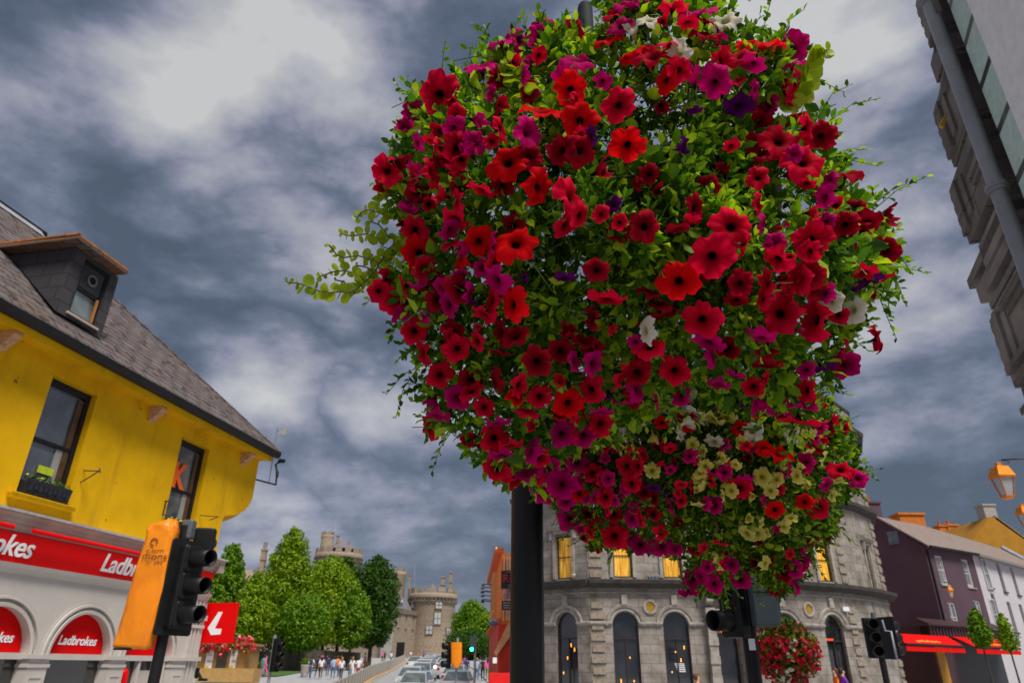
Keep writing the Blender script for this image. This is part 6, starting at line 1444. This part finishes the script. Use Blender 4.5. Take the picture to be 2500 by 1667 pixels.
def place_flowers(M, lst, parent, fill, fillcols, rr_, prot=.035, cap=100):
    items = [(x*K, y*K, r*K*(.8 if c == 'P' else 1), c, 'd' if (c == 'P' and d == 'f') else d) for x, y, r, c, d in lst]
    q = M.sample(fill*12); dd, _ = M.dist(q); n_ = 0
    for (x, y), d_ in zip(q, dd):
        if n_ >= fill: break
        w = fillcols(x/K, y/K, d_)
        if w is None: continue
        r = random.uniform(*rr_)*K
        if any((x-a)**2+(y-b)**2 < (.42*(r+c))**2 for a, b, c, _, _ in items): continue
        items.append((x, y, r*(.75 if w == 'P' else 1), w, random.choice('dlr' if w == 'P' else 'fudlrdlr'))); n_ += 1
    items.sort(key=lambda t: -t[2]); rest = []; q = np.array([(t[0], t[1]) for t in items]); N, dd = M.normal(q, -1); h_ = M.h(dd)
    listed = len(items)
    Vr, Fr, Ur, Mi = [], [], [], []; kv = 0; mats = list(PET); stA, stB = [], []
    for i, (x, y, r, c, dirn) in enumerate(items):
        dep = M.Dc-h_[i]-prot-random.uniform(0, .03) + (.06 if c == 'D' and r < 30 else 0); p = Vector(M.pos(np.array([(x, y)]), np.array([dep]))[0]); R = r*dep/FP*random.uniform(1.02, 1.18)
        view = (EYE-p).normalized(); out = Vector(N[i]); sidev = {'f': view*1.5+out*.25, 'u': view*.55+UP*1.0+out*.2, 'a': view*.9+UP*.5, 'd': view*.35-UP*.9+out*.3, 'l': view*.5-RT*.9+out*.2, 'r': view*.5+RT*.9+out*.1}[dirn]
        d = (sidev+Vector((random.uniform(-1, 1), random.uniform(-1, 1), random.uniform(-1, 1)))*.36).normalized()
        rot = d.to_track_quat('Z', 'Y').to_matrix() @ Matrix.Rotation(random.uniform(0, 6.28), 3, 'Z'); sc = R*(1.0 if dirn == 'f' else 1.12); v = (i % 6) if (i < cap*.6 and c not in 'PD') else random.choice((0, 1, 2, 3, 4, 5, 0, 2, 4, 6, 7, 8))
        T_ = Matrix.Translation(p-Vector(parent['_o'])) @ (rot.to_4x4() @ Matrix.Diagonal((sc, sc, sc*random.uniform(.8, 1.3), 1)))
        back = p-d*sc*.6; stA.append(back); stB.append(back-d*.05+Vector((random.uniform(-.02, .02), 0, random.uniform(-.05, 0))))
        if i < cap:
            o = bpy.data.objects.new('petunia_flower', pet_mesh(c, v)); col.objects.link(o); o.parent = parent; o.matrix_local = T_
        else:
            V, F, uv, mi = PVAR[v]; A = np.array(T_); Vr.append(V@A[:3, :3].T+A[:3, 3]+np.array(parent['_o'])); Fr.append(F+kv); kv += len(V); Ur.append(uv); Mi += [mats.index(c) if k == 0 else len(mats) for k in mi]
    if Vr:
        o = np_mesh('petunia_flower', np.concatenate(Vr), np.concatenate(Fr), PET[mats[0]], parent, uv=np.concatenate(Ur), smooth=True); o['kind'] = 'stuff'
        for k in mats[1:]: o.data.materials.append(PET[k])
        o.data.materials.append(M_caly)
        o.data.polygons.foreach_set('material_index', Mi)
    return listed
LU = leafmat('petunia leaf', [(0, (.022, .070, .005)), (.40, (.070, .185, .008)), (.68, (.19, .38, .012)), (1, (.48, .66, .03))], .55, .5)
LL = leafmat('calibrachoa leaf', [(0, (.020, .060, .005)), (.5, (.070, .17, .008)), (1, (.34, .50, .018))], .5, .5)
LC = leafmat('golden creeper and glow leaf', [(0, (.22, .32, .010)), (.6, (.32, .43, .014)), (1, (.45, .52, .03))], .5, .4)  # creeper's own gold, also used to paint a glow into both baskets
U = Mass(UPP, 1.85, .50, 560); Lw = Mass(LOW, 2.32, .36, 330)
bu = thing('hanging_basket', at_depth(1640, 620, 1.85), 'huge upper hanging basket of red and magenta petunias with a golden creeper trailing left', 'flower basket')
make_foliage(U, bu, 1350, .034, .13, LU, M_stem, 4600)
mb = MB(); c = at_depth(1660, 560, 1.9); mb.lathe(c, [(0, -.22), (.16, -.19), (.25, -.08), (.28, .06), (.27, .06), (0, .02)], 24); mb.build('basket_liner', mat('dark coir liner', (.02, .014, .008), .95, scale=30, bmp=.6), bu)
mb = MB(); mb.tube([(tp.x, 2.25, c.z+.35), c+Vector((0, 0, .30))], .014, 8)
for k in range(3): a = k*2.1; mb.tube([c+Vector((0, 0, .30)), c+Vector((.27*math.cos(a), .27*math.sin(a), .06))], .003, 4)
mb.build('hanging_chain', M_iron, bu)
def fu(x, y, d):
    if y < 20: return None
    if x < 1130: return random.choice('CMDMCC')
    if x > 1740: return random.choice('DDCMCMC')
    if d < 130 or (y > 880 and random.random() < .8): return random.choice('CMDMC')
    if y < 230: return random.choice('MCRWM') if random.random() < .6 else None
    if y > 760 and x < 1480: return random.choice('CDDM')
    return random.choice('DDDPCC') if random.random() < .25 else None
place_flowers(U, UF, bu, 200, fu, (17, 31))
# golden creeper
def trail(pts, depth, size, m_dens=1.0):
    pts = np.array(pts, float)*K; seg = np.linalg.norm(np.diff(pts, axis=0), axis=1); cum = np.concatenate([[0], np.cumsum(seg)]); n = max(3, int(cum[-1]/(13/m_dens))); t = np.linspace(0, cum[-1], n)
    x = np.interp(t, cum, pts[:, 0])+3*np.sin(t*.05); y = np.interp(t, cum, pts[:, 1])+3*np.cos(t*.07); dep = depth+.03*np.sin(t*.02)
    P = U.pos(np.stack([x, y], 1), dep); return P
cr = MB(); LP_, LY, LZ, LS = [], [], [], []
TR = [([(930, 540), (890, 575), (865, 620), (840, 645), (800, 672), (760, 673), (715, 662), (662, 645)], 26), ([(865, 600), (820, 590), (785, 590), (755, 565)], 22), ([(900, 500), (865, 490), (835, 480), (822, 500)], 24), ([(835, 640), (800, 625), (765, 622), (735, 635)], 22),
      ([(880, 560), (850, 540), (810, 540), (785, 535)], 22), ([(910, 620), (880, 650), (860, 668)], 26), ([(925, 480), (905, 455), (885, 470)], 24), ([(895, 545), (870, 520), (850, 510)], 24), ([(860, 650), (850, 620), (820, 610)], 22), ([(815, 672), (790, 650), (770, 645)], 20), ([(940, 590), (915, 575), (890, 600)], 24),
      ([(1790, 240), (1830, 215), (1855, 180), (1860, 140), (1900, 112)], 40), ([(1780, 225), (1820, 238)], 36), ([(935, 300), (912, 290), (905, 285)], 22), ([(960, 700), (920, 680), (890, 640)], 24), ([(1010, 380), (950, 350), (915, 345)], 20)]
for pts, sz in TR:
    P = trail(pts, 1.78 if pts[0][0] < 1500 else 1.72, sz); cr.tube([Vector(p) for p in P], .0022, 5); D = unit(np.gradient(P, axis=0))
    for k, p in enumerate(P):
        for s_ in (-1, 1):
            sd_ = np.cross(D[k], np.array(FW))*s_; LP_.append(p); LY.append(sd_+D[k]*.5+rng.normal(size=3)*.35); LZ.append(-np.array(FW)+rng.normal(size=3)*.6+np.array([0, 0, .3])); LS.append(sz*K*1.0*1.8/FP*rng.uniform(.65, 1.15)*(.55 if k > len(P)-4 else 1))
crp = cr.build('trailing_creeper', mat('creeper stem', (.12, .10, .03), .6, bmp=0), bu)
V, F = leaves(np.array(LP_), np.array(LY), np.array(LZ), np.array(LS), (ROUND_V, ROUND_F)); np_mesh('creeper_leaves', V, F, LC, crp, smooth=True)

bl = thing('hanging_basket', at_depth(1720, 1150, 2.32), 'lower hanging basket of smaller magenta, red and yellow flowers behind the upper one', 'flower basket')
make_foliage(Lw, bl, 1250, .027, .10, LL, M_stem, 4200)
mb = MB(); c = at_depth(1720, 1150, 2.4); mb.lathe(c, [(0, -.2), (.12, -.17), (.2, -.08), (.24, .05), (.23, .05), (0, .02)], 24); mb.build('basket_liner', MATS['dark coir liner'], bl)
mb = MB(); mb.tube([(pb.x, 2.33, 2.55), c+Vector((0, 0, .32))], .014, 8)
for k in range(3): a = k*2.1; mb.tube([c+Vector((0, 0, .32)), c+Vector((.23*math.cos(a), .23*math.sin(a), .05))], .003, 4)
mb.build('hanging_chain', M_iron, bl)
def fl(x, y, d):
    if x > 1600 and 1010 < y < 1300 and random.random() < .6: return random.choice('YYYYYYCM')
    if 1420 < x < 1860 and y < 1010: return random.choice('WYYWYC')
    return random.choice('CMDMC')
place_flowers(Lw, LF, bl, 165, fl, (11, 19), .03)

# golden creeper leaves, most added where foliage catches light: glow put into leaf colour
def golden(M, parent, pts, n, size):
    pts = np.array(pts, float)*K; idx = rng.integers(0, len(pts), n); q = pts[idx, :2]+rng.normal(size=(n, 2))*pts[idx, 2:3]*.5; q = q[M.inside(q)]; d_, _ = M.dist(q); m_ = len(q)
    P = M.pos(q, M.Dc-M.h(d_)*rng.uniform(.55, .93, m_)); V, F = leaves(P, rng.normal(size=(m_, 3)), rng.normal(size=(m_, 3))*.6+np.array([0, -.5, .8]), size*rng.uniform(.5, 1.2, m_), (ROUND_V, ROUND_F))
    np_mesh('creeper_glow_leaves', V, F, LC, parent, smooth=True)
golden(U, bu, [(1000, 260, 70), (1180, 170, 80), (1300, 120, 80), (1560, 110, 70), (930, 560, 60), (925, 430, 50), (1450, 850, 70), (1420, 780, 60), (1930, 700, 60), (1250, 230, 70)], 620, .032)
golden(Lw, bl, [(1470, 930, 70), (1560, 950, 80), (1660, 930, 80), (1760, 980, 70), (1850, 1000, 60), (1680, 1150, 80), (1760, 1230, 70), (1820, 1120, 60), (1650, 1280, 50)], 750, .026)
# distant basket on the signal post
c = at_y(1918, 1590, 6.9); R_ = .30
bd = thing('hanging_basket', c, 'small distant basket packed with red and white flowers in front of the bank arches', 'flower basket')
n = 1500; D = rng.normal(size=(n, 3)); D = unit(D); P = np.array(c)+D*np.array([R_, R_, R_*.92])*rng.uniform(.75, 1.05, n)[:, None]+np.array([0, 0, -.01])
wt = (D[:, 2] < .45) | (rng.random(n) < .35); white = wt & (np.abs(D[:, 0]+.15-.25*D[:, 2]) < .14) & (D[:, 2] < .5) & (rng.random(n) < .8) | (wt & (rng.random(n) < .03))
for msk, nm, stops in ((wt & ~white, 'red_flowers', [(0, (.30, .003, .012)), (.6, (.75, .006, .025)), (1, (.85, .02, .10))]), (white, 'white_flowers', [(0, (.7, .68, .55)), (1, (.85, .82, .72))])):
    V, F = quads(P[msk], unit(D[msk]+rng.normal(size=(msk.sum(), 3))*.5), np.full(msk.sum(), .021), .95); np_mesh(nm, V, F, leafmat(nm+' petals', stops, .25), bd)['kind'] = 'stuff'
n2 = 2600; D2 = unit(rng.normal(size=(n2, 3))); P2 = np.array(c)+D2*R_*rng.uniform(.45, .98, n2)[:, None]; P2[:, 2] += .02
V, F = quads(P2, unit(D2+rng.normal(size=(n2, 3))*.6), rng.uniform(.015, .03, n2)); np_mesh('foliage', V, F, LL, bd)
mb = MB(); mb.tube([(px_.x, DP, c.z+.42), Vector(c)+Vector((0, 0, .42)), Vector(c)+Vector((0, 0, .2))], .012, 6); mb.build('bracket_arm', M_iron, bd)
